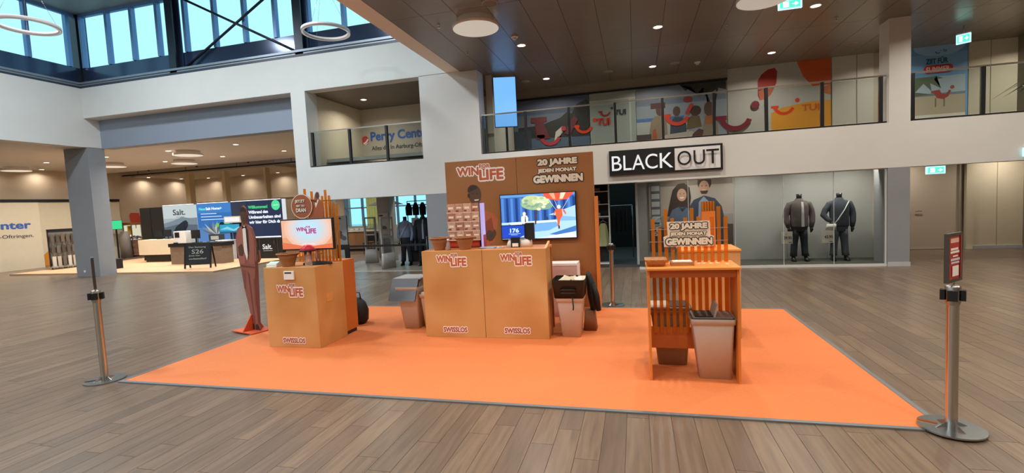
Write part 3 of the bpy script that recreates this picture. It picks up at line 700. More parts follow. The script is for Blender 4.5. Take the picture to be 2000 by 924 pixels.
# ============================================================ PROMOTION STAND
cp_ = thing('promotion_carpet', 'flat orange carpet with grey edging under the promotion stand', 'carpet')
CX0, CX1, CY0, CY1 = -5.43, 2.04, 3.785, 7.56
B(CX0 + .04, CX1 - .04, CY0 + .04, CY1 - .04, 0.001, .010).build('carpet_sheet', CARPET, cp_)
for a in ((CX0, CX1, CY0, CY0 + .04), (CX0, CX1, CY1 - .04, CY1), (CX0, CX0 + .04, CY0 + .04, CY1 - .04), (CX1 - .04, CX1, CY0 + .04, CY1 - .04)):
    B(*a, .0012, .013).build('edge_trim', GREYTRIM, cp_)
CZ = .0102
# ---- long counter
ct = thing('counter', 'golden two-panel counter in the middle of the orange carpet', 'counter', (0, 0, CZ))
for k, (a, b) in enumerate(((-2.73, -1.905), (-1.900, -1.08))):
    p = B(a, b, 5.74, 5.765, 0, 1.13).build('front_panel', GOLD, ct, bevel=.002)
    win_logo(p, a + .2 + .03 * k, a + .625 + .02 * k, .92, 1.10, 5.74)
    text('maker_name', 'SWISSLOS', a + .25, a + .58, .065, .135, 5.74, [(.045, .004, mat('#a85a44', .5)), (.17, .002, INK_W)], p)
B(-1.105, -1.08, 5.766, 6.05, 0, 1.13).build('side_panel', GOLD, ct, bevel=.002)
B(-2.73, -2.705, 5.766, 6.05, 0, 1.13).build('side_panel', GOLD, ct, bevel=.002)
B(-2.704, -1.106, 5.766, 6.35, 1.095, 1.125).build('worktop', mat('#d98b4a', .45), ct)
MB().prism([(5.80, 1.131), (6.05, 1.131), (6.05, 1.20)], -1.105, -1.08).build('side_lip', mat('#e9a672', .45), ct, Matrix(((0, 1, 0, 0), (1, 0, 0, 0), (0, 0, 1, 0), (0, 0, 0, 1))))
B(-2.7, -1.11, 6.3, 6.35, 0, 1.094).build('rear_rail', ORANGED, ct)
TOP = CZ + 1.126
# ---- items on the counter
rk = thing('ticket_rack', 'upright rack of scratch tickets on the golden counter', 'rack', (-2.26, 6.17, TOP))
B(-.26, .24, -.02, .10, 0, .02).build('foot', mat('#7d2a24', .5), rk)
B(-.25, .23, .03, .05, .02, .60).build('back_board', mat('#8a4a3c', .5), rk)
B(-.25, .20, -.012, -.004, .02, .10).build('header', mat('#c0402c', .5), rk)
for r_ in range(4):
    B(-.25, .23, -.03, .03, .10 + .125 * r_, .112 + .125 * r_).build('shelf', mat('#d9b7a4', .4), rk)
    for q in range(4):
        x = -.243 + .118 * q; z = .112 + .125 * r_
        tk = B(x, x + .114, -.028, -.022, z, z + .118).build('ticket', mat(['#b98a70', '#c9a084', '#a87058', '#c2947c'][(r_ + q) % 4], .45, noise=.25, nscale=25), rk)
        prints('ticket_print', [(mat('#f0d8c8', .5), rect(x + .02, x + .09, z + .045 + .008 * (q % 2), z + .075)), (mat('#7a3c34', .5), rect(x + .01, x + .05, z + .01, z + .03))], -.028, tk)
B(.232, .262, -.03, .08, .0, .60).build('lit_edge', em('#c9b4f2', .8), rk)
B(.222, .232, -.035, .085, .0, .61).build('edge_profile', DARK, rk)
B(.263, .268, -.03, .08, .0, .17).build('red_corner', mat('#b0302c', .5), rk)
def basket(loc, label, s=1.0, mt=None):
    t = thing('basket', label, 'basket', loc)
    mt = mt or mat('#a56f43', .7, noise=.25, nscale=60, bump=.6, stretch=(1, 1, 6))
    MB().lathe([(.072 * s, 0), (.085 * s, .05 * s), (.1 * s, .10 * s), (.128 * s, .155 * s), (.118 * s, .152 * s), (.092 * s, .10 * s), (.07 * s, .012), (.0, .012)], n=22).build('weave', mt, t)
    vs = [(.13 * s * math.cos(R_(a * 15)), .13 * s * math.sin(R_(a * 15)), .158 * s + .004 * (a % 2)) for a in range(25)]
    MB().tube(vs, .009 * s, 6, cap=False).build('braided_rim', mt, t)
    mb = MB()
    for k in range(7):
        a = R_(k * 51); mb.lathe([(.0, .03), (.028, .02), (.03, 0), (.02, -.02)], (.05 * s * math.cos(a), .05 * s * math.sin(a), .05), 8)
    o_ = mb.build('contents', mat('#8f5a3c', .6), t); o_['kind'] = 'stuff'
basket((-2.55, 5.93, TOP), 'wicker basket at the left end of the golden counter')
basket((-2.185, 5.92, TOP), 'wicker basket in front of the ticket rack on the golden counter')
tm = thing('sales_terminal', 'black and white sales terminal with blue number display on the counter', 'terminal', (-1.5, 6.1, TOP))
MB().frustum((-.17, .17, -.06, .12), (-.14, .16, -.03, .1), 0, .10, r=.04).build('base', mat('#e6ded6', .4), tm)
B(-.09, .03, -.075, -.05, 0, .13).build('printer_front', BLACK, tm)
B(-.07, .01, -.078, -.074, .01, .055).build('receipt_label', PAPER, tm)
B(-.22, .10, -.04, -.015, .11, .29).build('screen_housing', BLACK, tm)
d_ = B(-.21, .09, -.044, -.04, .12, .28).build('display', em('#1c4fd8', .9), tm)
text('digits', '176', -.10, .02, .19, .245, -.044, [(.03, .002, em('#c8fbff', 1.3))], d_)
prints('display_lines', [(em('#b8d8ff', 1), rect(-.12, .04, .172, .178)), (em('#b8d8ff', 1), rect(-.09, .0, .158, .164)), (em('#d9ecff', 1), [(.03, .125), (.085, .125), (.085, .15), (.06, .14)])], -.044, d_)
B(.1, .215, -.03, .02, .09, .31).build('rear_screen', BLACK, tm)
MB().tube([(-.03, .03, .08), (-.02, .0, .2)], .03, 8).build('neck', BLACK, tm)
pp = thing('leaflet_stack', 'flat stack of pale blue leaflets beside the ticket rack', 'leaflets', (-1.9, 6.05, TOP))
for k in range(3): B(-.12, .10, -.09, .09, .004 * k + .0005, .004 * k + .004).build('leaflet', mat('#aeb9cf', .4), pp, Matrix.Rotation(R_(6 * k - 5), 4, 'Z'))
cn = thing('candy_tray', 'small heap of wrapped sweets right of the leaflets', 'tray', (-1.72, 5.98, TOP))
MB().lathe([(.045, 0), (.055, .012), (.05, .012), (.04, .004)], n=16).build('dish', mat('#d8c4bc', .4), cn)
for k in range(4): MB().lathe([(0, .0), (.014, .006), (.014, .014), (0, .02)], (.03 * math.cos(k * 1.6), .02 * math.sin(k * 1.6), .006), 8).build('sweet', mat(['#d9c7e0', '#c98f86', '#e9e0da', '#a9b4c8'][k], .4), cn)
bt = thing('hand_gel_bottle', 'small clear bottle before the ticket rack', 'bottle', (-2.4, 5.87, TOP))
MB().lathe([(.026, 0), (.028, .01), (.027, .09), (.012, .11), (.012, .12)], n=14, cap=True).build('bottle_body', glass('#e3d4cf', .2, opac=.35, opc='#d9c4bd'), bt)
MB().lathe([(.016, .12), (.016, .15)], n=12, cap=True).build('cap', mat('#d8dce6', .4), bt)

# ---- billboard wall behind the counter
bb = thing('billboard_wall', 'big bronze billboard wall behind the golden counter', 'billboard', (0, 0, CZ))
for a, b in ((-2.99, -1.797), (-1.793, -.6)):
    B(a, b, 7.36, 7.42, 0.05, 2.42).build('panel', GOLDB, bb, bevel=.002)
B(-2.99, -.56, 7.33, 7.46, 0, .05).build('base_rail', ORANGE, bb)
B(-.6, -.555, 7.30, 7.48, .05, 1.75).build('side_wing', ORANGE, bb)
win_logo(bb, -2.80, -1.99, 2.08, 2.36, 7.36)
claim(bb, -1.53, -.76, 1.99, 2.36, 7.36)
SKN, SKD, SUIT, SUITD, SHIRT = mat('#5a3d2c', .55), mat('#38261c', .55), mat('#b8643c', .55), mat('#96492c', .55), mat('#efe3d6', .55)
prints('portrait', [(SUIT, [(-2.75, .45), (-2.78, 1.2), (-2.72, 1.5), (-2.58, 1.64), (-2.42, 1.64), (-2.22, 1.56), (-2.13, 1.46), (-2.18, 1.2), (-2.2, 1.1), (-2.3, 1.06), (-2.34, .45)]), (SUITD, [(-2.38, 1.4), (-2.24, 1.5), (-2.2, 1.2), (-2.3, 1.1)]),
    (SHIRT, [(-2.6, 1.66), (-2.55, 1.2), (-2.45, 1.2), (-2.42, 1.66)]), (SKD, [(-2.57, 1.75), (-2.55, 1.63), (-2.45, 1.62), (-2.43, 1.72)]), (SKN, ell(-2.5, 1.87, .105, .155, 24)), (SKD, ell(-2.53, 1.94, .09, .09, 20, 20, 200)),
    (SKD, ell(-2.46, 1.885, .016, .007)), (SKD, ell(-2.53, 1.885, .016, .007)), (mat('#efe4dc', .5), [(-2.52, 1.79), (-2.43, 1.795), (-2.45, 1.775), (-2.5, 1.772)]), (SKD, ell(-2.605, 1.86, .02, .035)),
    (mat('#241a16', .5), [(-2.57, 1.65), (-2.5, 1.625), (-2.43, 1.66), (-2.43, 1.6), (-2.5, 1.615), (-2.57, 1.59)]), (SKN, [(-2.36, 1.22), (-2.3, 1.3), (-2.22, 1.26), (-2.2, 1.18), (-2.26, 1.12), (-2.34, 1.14)]), (mat('#3a4a3a', .5), ell(-2.27, 1.2, .035, .03)), (SKN, ell(-2.2, 1.25, .02, .05))], 7.36, bb)
tv = thing('television', 'large wide television showing a parachute film on the billboard wall', 'television', (0, 7.355, CZ))
B(-2.075, -.87, -.055, -.012, 1.12, 1.845).build('housing', BLACK, tv, bevel=.004)
B(-1.7, -1.25, -.012, .0, 1.3, 1.7).build('wall_mount', DARK, tv)
B(-1.72, -1.69, .0, .003, .6, 1.12).build('cable_duct', ORANGE, tv)
E1 = lambda h, s=1.3: em(h, s)
scr = [(E1('#2f5fa8'), rect(-2.06, -.885, 1.14, 1.83)), (E1('#a9d2f2'), rect(-2.06, -.885, 1.14, 1.40))]
for k in range(16):
    x = -2.05 + .075 * k
    scr.append((E1('#16377c' if k % 2 else '#4f83c9'), [(x, 1.40), (x + .04, 1.40), (x + .04, 1.78 - .002 * k), (x, 1.78)]))
scr += [(E1('#5d93cf'), rect(-2.06, -.885, 1.79, 1.83)), (E1('#7fb2e2'), [(-1.42, 1.40), (-1.2, 1.42), (-.885, 1.62), (-.885, 1.40)]), (E1('#a9cdee'), [(-1.3, 1.5), (-.885, 1.63), (-.885, 1.45)]),
    (E1('#6fa6dc'), [(-1.95, 1.38), (-1.2, 1.4), (-1.15, 1.33), (-1.3, 1.26), (-1.85, 1.22)]), (E1('#d7efff'), [(-1.95, 1.40), (-1.2, 1.42), (-1.15, 1.39), (-1.9, 1.36)]), (E1('#cfe9fc'), rect(-2.06, -1.7, 1.14, 1.3)), (E1('#3f74b8'), [(-1.3, 1.2), (-.885, 1.32), (-.885, 1.24), (-1.05, 1.17)]), (E1('#e2f4ff'), [(-1.5, 1.14), (-.9, 1.23), (-.885, 1.14)]),
    (E1('#4a3d38'), [(-1.525, 1.36), (-1.5, 1.36), (-1.47, 1.6), (-1.5, 1.6)]), (E1('#8fb08a'), ell(-1.49, 1.68, .24, .1, 22)), (E1('#b9c994'), ell(-1.55, 1.73, .17, .08, 18)), (E1('#cfd8a6'), ell(-1.42, 1.72, .13, .07, 18)), (E1('#79a08c'), ell(-1.36, 1.64, .13, .06, 16)),
    *[(E1(['#9db58a', '#c9d3a2', '#7f9f86', '#dfe4bc', '#aebf92'][k % 5]), ell(-1.49 + .2 * math.cos(k * 2.4) * (k / 26) ** .5, 1.68 + .095 * math.sin(k * 2.4) * (k / 26) ** .5, .035, .022, 7)) for k in range(26)], (E1('#e8543a'), [(-1.38, 1.83), (-1.32, 1.75), (-1.16, 1.71), (-1.0, 1.73), (-.92, 1.8), (-.9, 1.83)]), (E1('#f7a27c'), [(-1.28, 1.83), (-1.22, 1.74), (-1.18, 1.735), (-1.2, 1.83)]), (E1('#fbd2b4'), [(-1.1, 1.83), (-1.12, 1.735), (-1.07, 1.735), (-1.02, 1.83)]),
    (E1('#f4e8e2'), [(-1.3, 1.75), (-1.295, 1.75), (-1.17, 1.56), (-1.175, 1.56)]), (E1('#f4e8e2'), [(-.98, 1.74), (-.975, 1.74), (-1.09, 1.56), (-1.095, 1.56)]), (E1('#f4e8e2'), [(-1.2, 1.72), (-1.196, 1.72), (-1.15, 1.6), (-1.154, 1.6)]),
    (E1('#d8603a'), [(-1.18, 1.58), (-1.09, 1.58), (-1.08, 1.48), (-1.12, 1.42), (-1.14, 1.32), (-1.165, 1.32), (-1.165, 1.42), (-1.19, 1.5)]), (E1('#e9dcd6'), ell(-1.135, 1.615, .03, .03)), (E1('#4a3028'), rect(-1.155, -1.13, 1.28, 1.33)), (E1('#d8603a'), [(-1.2, 1.56), (-1.17, 1.58), (-1.21, 1.5), (-1.23, 1.49)]), (E1('#d8603a'), [(-1.08, 1.56), (-1.04, 1.5), (-1.02, 1.5), (-1.05, 1.57)]),
    (E1('#eef7ff'), [(-1.73, 1.36), (-1.73, 1.48), (-1.69, 1.51), (-1.64, 1.5), (-1.62, 1.46), (-1.63, 1.36)]), (E1('#f0d8c8'), ell(-1.68, 1.53, .025, .03)), (E1('#1d3f86'), rect(-1.725, -1.635, 1.33, 1.375)), (E1('#1d2c4a'), [(-1.67, 1.49), (-1.66, 1.49), (-1.655, 1.4), (-1.675, 1.4)]), (E1('#23406e'), [(-1.36, 1.42), (-1.3, 1.42), (-1.31, 1.47), (-1.35, 1.48)])]
dp = prints('display', scr, -.056, tv, step=.0004)

# ---- acrylic slats shared by the two game stands
AC = glass('#ffbd6c', .14, .08, opac=.42, opc='#e69a3c')
CLEAR = glass('#fff3ea', .2, .05, opac=.12, opc='#ffffff')
# ---- left game stand: pedestal
pd_ = thing('game_pedestal', 'golden box pedestal left of the counter carrying a monitor', 'pedestal', (0, 0, CZ))
PX0, PX1, PY0, PY1 = -4.65, -3.885, 5.11, 5.70
fp = B(PX0, PX1, PY0, PY0 + .02, 0, 1.03).build('front_panel', GOLD, pd_, bevel=.002)
win_logo(fp, -4.47, -4.07, .65, .83, PY0)
text('maker_name', 'SWISSLOS', -4.43, -4.1, .06, .125, PY0, [(.045, .004, mat('#a85a44', .5)), (.17, .002, INK_W)], fp)
ho = MB().box(-4.335, -4.185, PY0 - .02, PY0, .875, .985).build('card_holder', PAPER, fp, bevel=.004)
B(-4.315, -4.215, PY0 - .0215, PY0 - .0195, .955, .972).build('slot', DARK, fp)
B(PX1 - .02, PX1, PY0 + .0205, PY1, 0, 1.03).build('side_panel', GOLD, pd_, bevel=.002)
B(PX0, PX0 + .02, PY0 + .0205, PY1, 0, 1.03).build('side_panel', GOLD, pd_, bevel=.002)
B(PX0 + .021, PX1 - .021, PY0 + .021, PY1, 1.0, 1.028).build('top_panel', mat('#e2a06a', .4), pd_)
B(PX1, PX1 + .004, 5.3, 5.42, .55, .66).build('side_card', mat('#d89a58', .3), pd_)
st = thing('slat_stand', 'orange table with tall orange slats behind the left pedestal', 'stand', (0, 0, CZ))
B(-3.93, -3.905, 5.71, 6.0, .05, 1.035).build('side_panel', ORANGED, st)
B(-4.63, -4.605, 5.71, 6.0, .05, 1.035).build('side_panel', ORANGED, st)
B(-4.604, -3.931, 5.71, 6.0, 1.005, 1.035).build('top', ORANGE, st)
B(-4.604, -3.931, 5.98, 6.0, .3, .5).build('cross_board', ORANGE, st)
B(-4.62, -3.915, 5.73, 5.97, 0, .05).build('foot_rail', DARK, st)
tops = [1.85, 1.92, 1.97, 2.04, 1.9, 2.0, 1.88, 1.8, 1.93, 2.01, 1.93, 1.83, 1.8]
for k, z in enumerate(tops):
    x = -4.60 + k * .054
    B(x, x + .032, 5.725, 5.737, 1.036, z).build('slat', AC, st)
for z in (1.33, 1.62, 1.82): B(-4.61, -3.91, 5.738, 5.744, z, z + .008).build('cross_rod', CLEAR, st)
mo = thing('monitor', 'flat monitor with orange and blue picture on the left pedestal', 'monitor', (-4.19, 5.42, CZ + 1.03), R_(2))
MB().loft([(.12, 0, 0, .21, .10), (.12, 0, .02, .205, .095), (.12, 0, .035, .1, .05)], 28).build('oval_foot', BLACK, mo)
MB().tube([(.12, .02, .03), (.05, .03, .3)], .025, 10).build('stem', CLEAR, mo)
B(-.39, .39, -.015, .03, .19, .605).build('housing', BLACK, mo, bevel=.005)
sp = [(em('#f0a878', .9), rect(-.372, .372, .208, .588)), (em('#f2b795', .95), rect(-.372, .372, .36, .588))]
for k in range(7): sp.append((em(['#efc0a8', '#e8cbbf', '#dcd2d2', '#cdd8e0', '#c2dce9', '#bfe0ef', '#bde3f3'][k], 1.0), [(max(-.372, min(.372, x)), max(.208, min(.588, z))) for x, z in ell(.03, .47, .36 - .045 * k, .27 - .033 * k, 24)]))
sp += [(em('#ea7a52', .9), [(-.372, .208), (.372, .208), (.372, .27), (0, .235), (-.372, .3)]), (em('#f7dcd2', 1), rect(-.07, .12, .262, .275))]
ds_ = prints('display', sp, -.015, mo, step=.0005)
win_logo(ds_, -.15, .16, .40, .51, -.0225, 'display_logo', em('#b2458f', .8), em('#d8d8ea', 1))
bz = thing('red_buzzer', 'red dome push button on a clear tube before the monitor', 'button', (-4.05, 5.22, CZ + 1.03))
MB().lathe([(.045, 0), (.045, .19), (.04, .19), (.04, 0)], n=20).build('clear_tube', CLEAR, bz)
MB().lathe([(.095, .19), (.1, .2), (.095, .212)], n=24, cap=True).build('collar', BLACK, bz)
MB().lathe([(.088, .213), (.085, .235), (.06, .262), (.03, .273), (.002, .276)], n=24).build('dome', mat('#c81f34', .15), bz)
basket((-4.37, 5.24, CZ + 1.03), 'wicker basket under the monitor on the left pedestal', 1.03)
tb = thing('small_tablet', 'small device with a bright greenish screen on the left pedestal', 'tablet', (-4.575, 5.22, CZ + 1.03), R_(8))
MB().prism([(-.06, 0), (.06, 0), (.06, .015), (-.05, .05)], -.07, .07).build('wedge', PAPER, tb, Matrix.Rotation(R_(90), 4, 'Z'))
B(-.06, .06, -.045, .045, .05, .054).build('display', em('#c9ffdf', 1.1), tb, Matrix.Rotation(R_(18), 4, 'X'))
sn = thing('round_sign', 'round brown sign held by a cut-out man above the monitor', 'sign', (-4.385, 5.60, CZ + 1.03))
MB().prism(ell(0, .77, .165, .165, 40), 0, .012).build('disc', mat('#a55a3a', .5), sn)
mb = MB()
for k in range(40):
    a, b = R_(9 * k), R_(9 * k + 9); mb.add([(q * math.cos(t_), -.0015, .77 + q * math.sin(t_)) for q, t_ in ((.157, a), (.166, a), (.166, b), (.157, b))], [(0, 1, 2, 3)])
mb.build('rim', INK_CR, sn)
for s_, a, b, z0, z1 in (('JETZT', -.1, .06, .81, .86), ('BIST DU', -.08, .05, .765, .79), ('DRAN', -.09, .07, .69, .745)):
    text('words', s_, a, b, z0, z1, 0, [(.05, .006, INK_CR), (.09, .004, INK_D)], sn)
man2 = [(.1, .58), (.14, .72), (.155, .8), (.14, .84), (.19, .86), (.215, .93), (.24, .955), (.265, .945), (.275, .9), (.262, .86), (.30, .83), (.32, .72), (.315, .58)]
MB().prism(man2, .014, .022).build('man_board', mat('#a85a38', .5), sn)
prints('man_print', [(SKN, ell(.245, .905, .03, .042)), (SHIRT, [(.2, .80), (.25, .85), (.265, .845), (.21, .74)]), (SKD, [(.205, .83), (.235, .855), (.23, .8)]), (SKD, [(.13, .86), (.2, .84), (.21, .82), (.14, .84)])], .0135, sn, step=.0006)
B(-.02, .02, .013, .02, 0, .605).build('post', CLEAR, sn)
bgk = thing('black_bag', 'black rounded bag on the floor behind the left pedestal', 'bag', (-4.12, 6.35, CZ))
MB().loft([(0, 0, 0, .1, .1), (0, 0, .06, .15, .14), (0, 0, .2, .16, .15), (0, 0, .32, .12, .11), (0, 0, .39, .05, .05)], 18).build('bag_body', mat('#121214', .6, bump=.4, nscale=12), bgk)
MB().tube([(-.06, 0, .36), (-.04, 0, .47), (.04, 0, .47), (.06, 0, .36)], .01, 6).build('strap', BLACK, bgk)

# ---- cardboard man
sd = thing('man_cutout', 'life-size cardboard man in an orange suit on an orange foot', 'standee', (-5.57, 5.83, .0135), R_(-16.4))
B(-.27, .24, -.17, .19, 0, .014).build('foot_plate', mat('#d9603a', .5), sd)
mb = MB(); mb.add([(-.012, -.16, .015), (.012, -.16, .015), (.012, 0, .015), (-.012, 0, .015), (-.012, -.012, .25), (.012, -.012, .25)], [(0, 3, 2, 1), (0, 1, 5, 4), (1, 2, 5), (0, 4, 3), (2, 3, 4, 5)]); mb.build('brace', mat('#cf5a34', .5), sd)
mb = MB(); mb.add([(-.012, .16, .015), (.012, .16, .015), (.012, .02, .015), (-.012, .02, .015), (-.012, .03, .25), (.012, .03, .25)], [(0, 1, 2, 3), (0, 4, 5, 1), (1, 5, 2), (0, 3, 4), (2, 5, 4, 3)]); mb.build('brace', mat('#cf5a34', .5), sd)
out = [(-.05, .015), (.16, .015), (.2, .05), (.14, .12), (.13, .45), (.15, .75), (.19, .95), (.2, 1.05), (.27, 1.02), (.32, 1.08), (.30, 1.2), (.25, 1.2), (.23, 1.4), (.17, 1.53), (.06, 1.58), (.055, 1.64), (.08, 1.72), (.06, 1.82), (.0, 1.86), (-.06, 1.82), (-.085, 1.72), (-.06, 1.62), (-.07, 1.57), (-.19, 1.52), (-.25, 1.4), (-.26, 1.2), (-.21, 1.0), (-.18, .9), (-.13, .6), (-.06, .35), (-.01, .12), (-.06, .06)]
MB().prism(out, 0, .02).build('man_board', mat('#8a5546', .5), sd)
prints('man_print', [(mat('#96584a', .5), out), (mat('#6f3d33', .5), [(.05, .1), (.07, .1), (.03, .85), (-.02, .9)]), (mat('#824a3e', .5), [(.1, .3), (.13, .4), (.15, .8), (.11, .78)]), (mat('#824a3e', .5), [(-.14, .62), (-.1, .6), (-.06, .9), (-.16, .92)]), (mat('#6f3d33', .5), [(-.2, .98), (.19, .96), (.19, .94), (-.19, .95)]), (mat('#a5665a', .5), [(-.24, 1.35), (-.18, 1.5), (-.05, 1.56), (-.05, 1.0), (-.2, 1.0)]), (mat('#9c5e50', .5), [(.06, 1.56), (.17, 1.5), (.22, 1.35), (.19, 1.0), (.05, .98)]),
    (SHIRT, [(-.05, 1.56), (.05, 1.56), (.06, 1.2), (.0, 1.05), (-.06, 1.2)]), (SKD, [(.03, 1.56), (.09, 1.5), (.08, 1.2), (.03, 1.06)]), (mat('#201512', .5), [(-.06, 1.57), (.0, 1.545), (.06, 1.57), (.06, 1.515), (0, 1.535), (-.06, 1.515)]), (SKN, ell(0, 1.71, .075, .125, 22)), (SKD, ell(0, 1.77, .07, .07, 16, 0, 180)), (SKD, ell(-.03, 1.72, .013, .006)), (SKD, ell(.03, 1.72, .013, .006)), (SKD, [(-.03, 1.645), (.03, 1.645), (.02, 1.635), (-.02, 1.635)]), (SKD, [(-.008, 1.69), (.008, 1.69), (.014, 1.665), (-.014, 1.665)]),
    (SKN, [(-.2, 1.25), (-.1, 1.3), (-.06, 1.2), (-.1, 1.12), (-.18, 1.12)]), (SKN, [(.24, 1.03), (.31, 1.08), (.29, 1.18), (.25, 1.15)]), (SKD, [(.26, 1.15), (.3, 1.15), (.3, 1.25), (.27, 1.25)]), (SKD, [(-.05, .02), (.04, .02), (.05, .1), (.0, .11)]), (SKD, [(.08, .02), (.18, .03), (.13, .11), (.09, .1)])], 0, sd, step=.0005)

# ---- right slat table
rt = thing('slat_table', 'orange table with see-through slats standing on the right of the carpet', 'table', (0, 0, CZ))
B(.085, .105, 4.5, 4.93, 0, 1.028).build('side_panel', ORANGE, rt); B(.84, .86, 4.5, 4.93, 0, 1.028).build('side_panel', ORANGE, rt)
B(.075, .87, 4.46, 4.95, 1.029, 1.05).build('top', mat('#f09c4c', .35), rt, bevel=.002)
B(.106, .839, 4.52, 4.535, .955, 1.028).build('front_apron', ORANGED, rt)
B(.106, .839, 4.86, 4.88, .2, .41).build('cross_board', ORANGED, rt)
TS = [1.48, 1.385, 1.565, 1.48, 1.42, 1.48, 1.57, 1.485, 1.42, 1.48, 1.575, 1.48]
for k, z in enumerate(TS):
    x = .14 + k * .0595; B(x, x + .034, 4.845, 4.857, .35, z).build('slat', AC, rt)
for z in (1.25, 1.37): B(.12, .83, 4.836, 4.844, z, z + .008).build('cross_rod', CLEAR, rt)
sl = thing('slogan_sign', 'white-edged black slogan sign on the slats of the orange table', 'sign', (0, 4.82, CZ))
outl = [(.255, 1.205), (.70, 1.205), (.705, 1.30), (.675, 1.31), (.67, 1.445), (.285, 1.445), (.29, 1.315), (.25, 1.30)]
MB().prism(outl, 0, .012).build('plate', mat('#f1dfcf', .5), sl)
claim(sl, .27, .69, 1.22, 1.43, 0, 'slogan')
gb = thing('game_box', 'golden cube pedestal with orange top behind the slat table', 'pedestal', (0, 0, CZ))
B(.5, 1.15, 5.96, 6.56, 0, 1.02).build('body', GOLD, gb, bevel=.002); B(.49, 1.16, 5.95, 6.57, 1.0205, 1.045).build('top_panel', mat('#f09c4c', .35), gb, bevel=.002)
fd = thing('orange_dispenser', 'small orange slatted holder on the cube behind the slat table', 'holder', (.85, 6.25, CZ + 1.046))
B(-.075, .075, -.05, .05, 0, .44).build('body', ORANGE, fd)
for k in range(5): B(-.07 + k * .03, -.05 + k * .03, -.04, .04, .44, .56).build('slat', AC, fd)
B(-.07, .03, -.053, -.05, .16, .3).build('card', PAPER, fd)
tr = thing('wicker_tray', 'shallow wicker tray at the left end of the orange table', 'tray', (.165, 4.66, CZ + 1.051))
wk = mat('#b07a4c', .7, noise=.2, nscale=50, bump=.5)
MB().frustum((-.075, .075, -.09, .09), (-.095, .095, -.11, .11), 0, .055, r=.02, open_top=True).build('weave', wk, tr)
MB().frustum((-.092, .092, -.107, .107), (-.1, .1, -.115, .115), .05, .064, r=.02).build('rim', wk, tr)
t2 = thing('ticket_tray', 'flat tray of tickets in the middle of the orange table', 'tray', (.40, 4.68, CZ + 1.051))
B(-.1, .1, -.08, .08, 0, .03).build('tray_body', wk, t2); B(-.085, .085, -.065, .065, .0305, .036).build('tickets', PAPER, t2)
for k, (x, y) in enumerate(((.55, 4.72), (.6, 4.74), (.66, 4.72), (.72, 4.75), (.79, 4.66))):
    t = thing('paper_heart', 'small white paper piece on the orange table, number from left: ' + ['first', 'second', 'third', 'fourth', 'fifth'][k], 'paper', (x, y, CZ + 1.0515), R_(30 * k))
    mb = MB(); P = [(0, -.018), (.018, .002), (.016, .016), (.006, .018), (0, .01), (-.006, .018), (-.016, .016), (-.018, .002)]
    mb.add([(a, b, 0) for a, b in P] + [(a, b, .004) for a, b in P], [tuple(range(7, -1, -1)), tuple(range(8, 16))] + [(i, (i + 1) % 8, 8 + (i + 1) % 8, 8 + i) for i in range(8)])
    mb.build('heart_sheet', PAPER, t)
# ---- bins
def bin_body(t, b, tp, h, mt=BINM):
    MB().frustum(b, tp, 0, h, r=.025, open_top=True).build('bin_body', mt, t)
    rim = MB().frustum((tp[0] - .006, tp[1] + .006, tp[2] - .006, tp[3] + .006), (tp[0] - .012, tp[1] + .012, tp[2] - .012, tp[3] + .012), h - .05, h, r=.025, open_top=True)
    rim.build('rim', mt, t)
b2 = thing('waste_bin', 'grey beige bin with open flap lid standing under the orange table', 'bin', (0, 0, CZ))
bin_body(b2, (.53, .80, 4.60, 4.82), (.465, .825, 4.535, 4.835), .57)
MB().frustum((.47, .82, 4.54, 4.83), (.47, .82, 4.54, 4.83), .571, .585, r=.02).build('lid', mat('#6d655e', .4), b2)
B(.49, .645, 4.56, 4.81, .5855, .592).build('opening', BLACK, b2)
B(.65, .665, 4.56, 4.81, .586, .70).build('flap', mat('#a59a90', .4), b2, Matrix.Translation((.65, 0, .586)) @ Matrix.Rotation(R_(14), 4, 'Y') @ Matrix.Translation((-.65, 0, -.586)))
b1 = thing('waste_bin', 'beige bin behind the slats and cross board of the orange table', 'bin', (0, 0, CZ))
bin_body(b1, (.175, .45, 4.95, 5.2), (.11, .50, 4.90, 5.25), .57, mat('#a8957f', .5))
MB().frustum((.115, .495, 4.905, 5.245), (.12, .49, 4.91, 5.24), .5705, .595, r=.02).build('lid', mat('#b9aca0', .4), b1)
B(.3, .48, 4.93, 5.22, .5955, .602).build('opening', BLACK, b1)
bl = thing('flap_bin', 'taupe bin with a dark slanted flap lid left of the counter', 'bin', (0, 0, CZ))
bin_body(bl, (-3.235, -3.01, 6.11, 6.42), (-3.31, -2.98, 6.05, 6.5), .60)
Mx = Matrix(((0, 1, 0, 0), (1, 0, 0, 0), (0, 0, 1, 0), (0, 0, 0, 1)))
MB().prism([(6.12, .601), (6.52, .601), (6.52, .70), (6.18, .70)], -3.36, -2.97).build('hood', mat('#8b857d', .45), bl, Mx)
MB().prism([(5.965, .42), (5.985, .415), (6.15, .70), (6.13, .712)], -3.39, -2.985).build('flap', mat('#3c3c41', .3), bl, Mx)
MB().prism([(6.13, .7005), (6.53, .7005), (6.53, .715), (6.13, .715)], -3.385, -2.96).build('top_frame', mat('#a6a49e', .4), bl, Mx)
bs = thing('waste_bin', 'pale taupe bin half hidden by the left end of the counter', 'bin', (0, 0, CZ))
bin_body(bs, (-2.92, -2.76, 6.12, 6.4), (-2.95, -2.74, 6.06, 6.46), .50, mat('#d3bfae', .5))
B(-2.945, -2.745, 6.1, 6.4, .47, .52).build('paper_bag', PAPER, bs)
br_ = thing('waste_bin', 'taupe bin with a black crate on top, right of the counter', 'bin', (0, 0, CZ))
bin_body(br_, (-.935, -.71, 5.85, 6.1), (-.985, -.665, 5.80, 6.15), .50)
kr = thing('black_crate', 'black open crate of papers resting on the bin right of the counter', 'crate', (0, 0, CZ + .503))
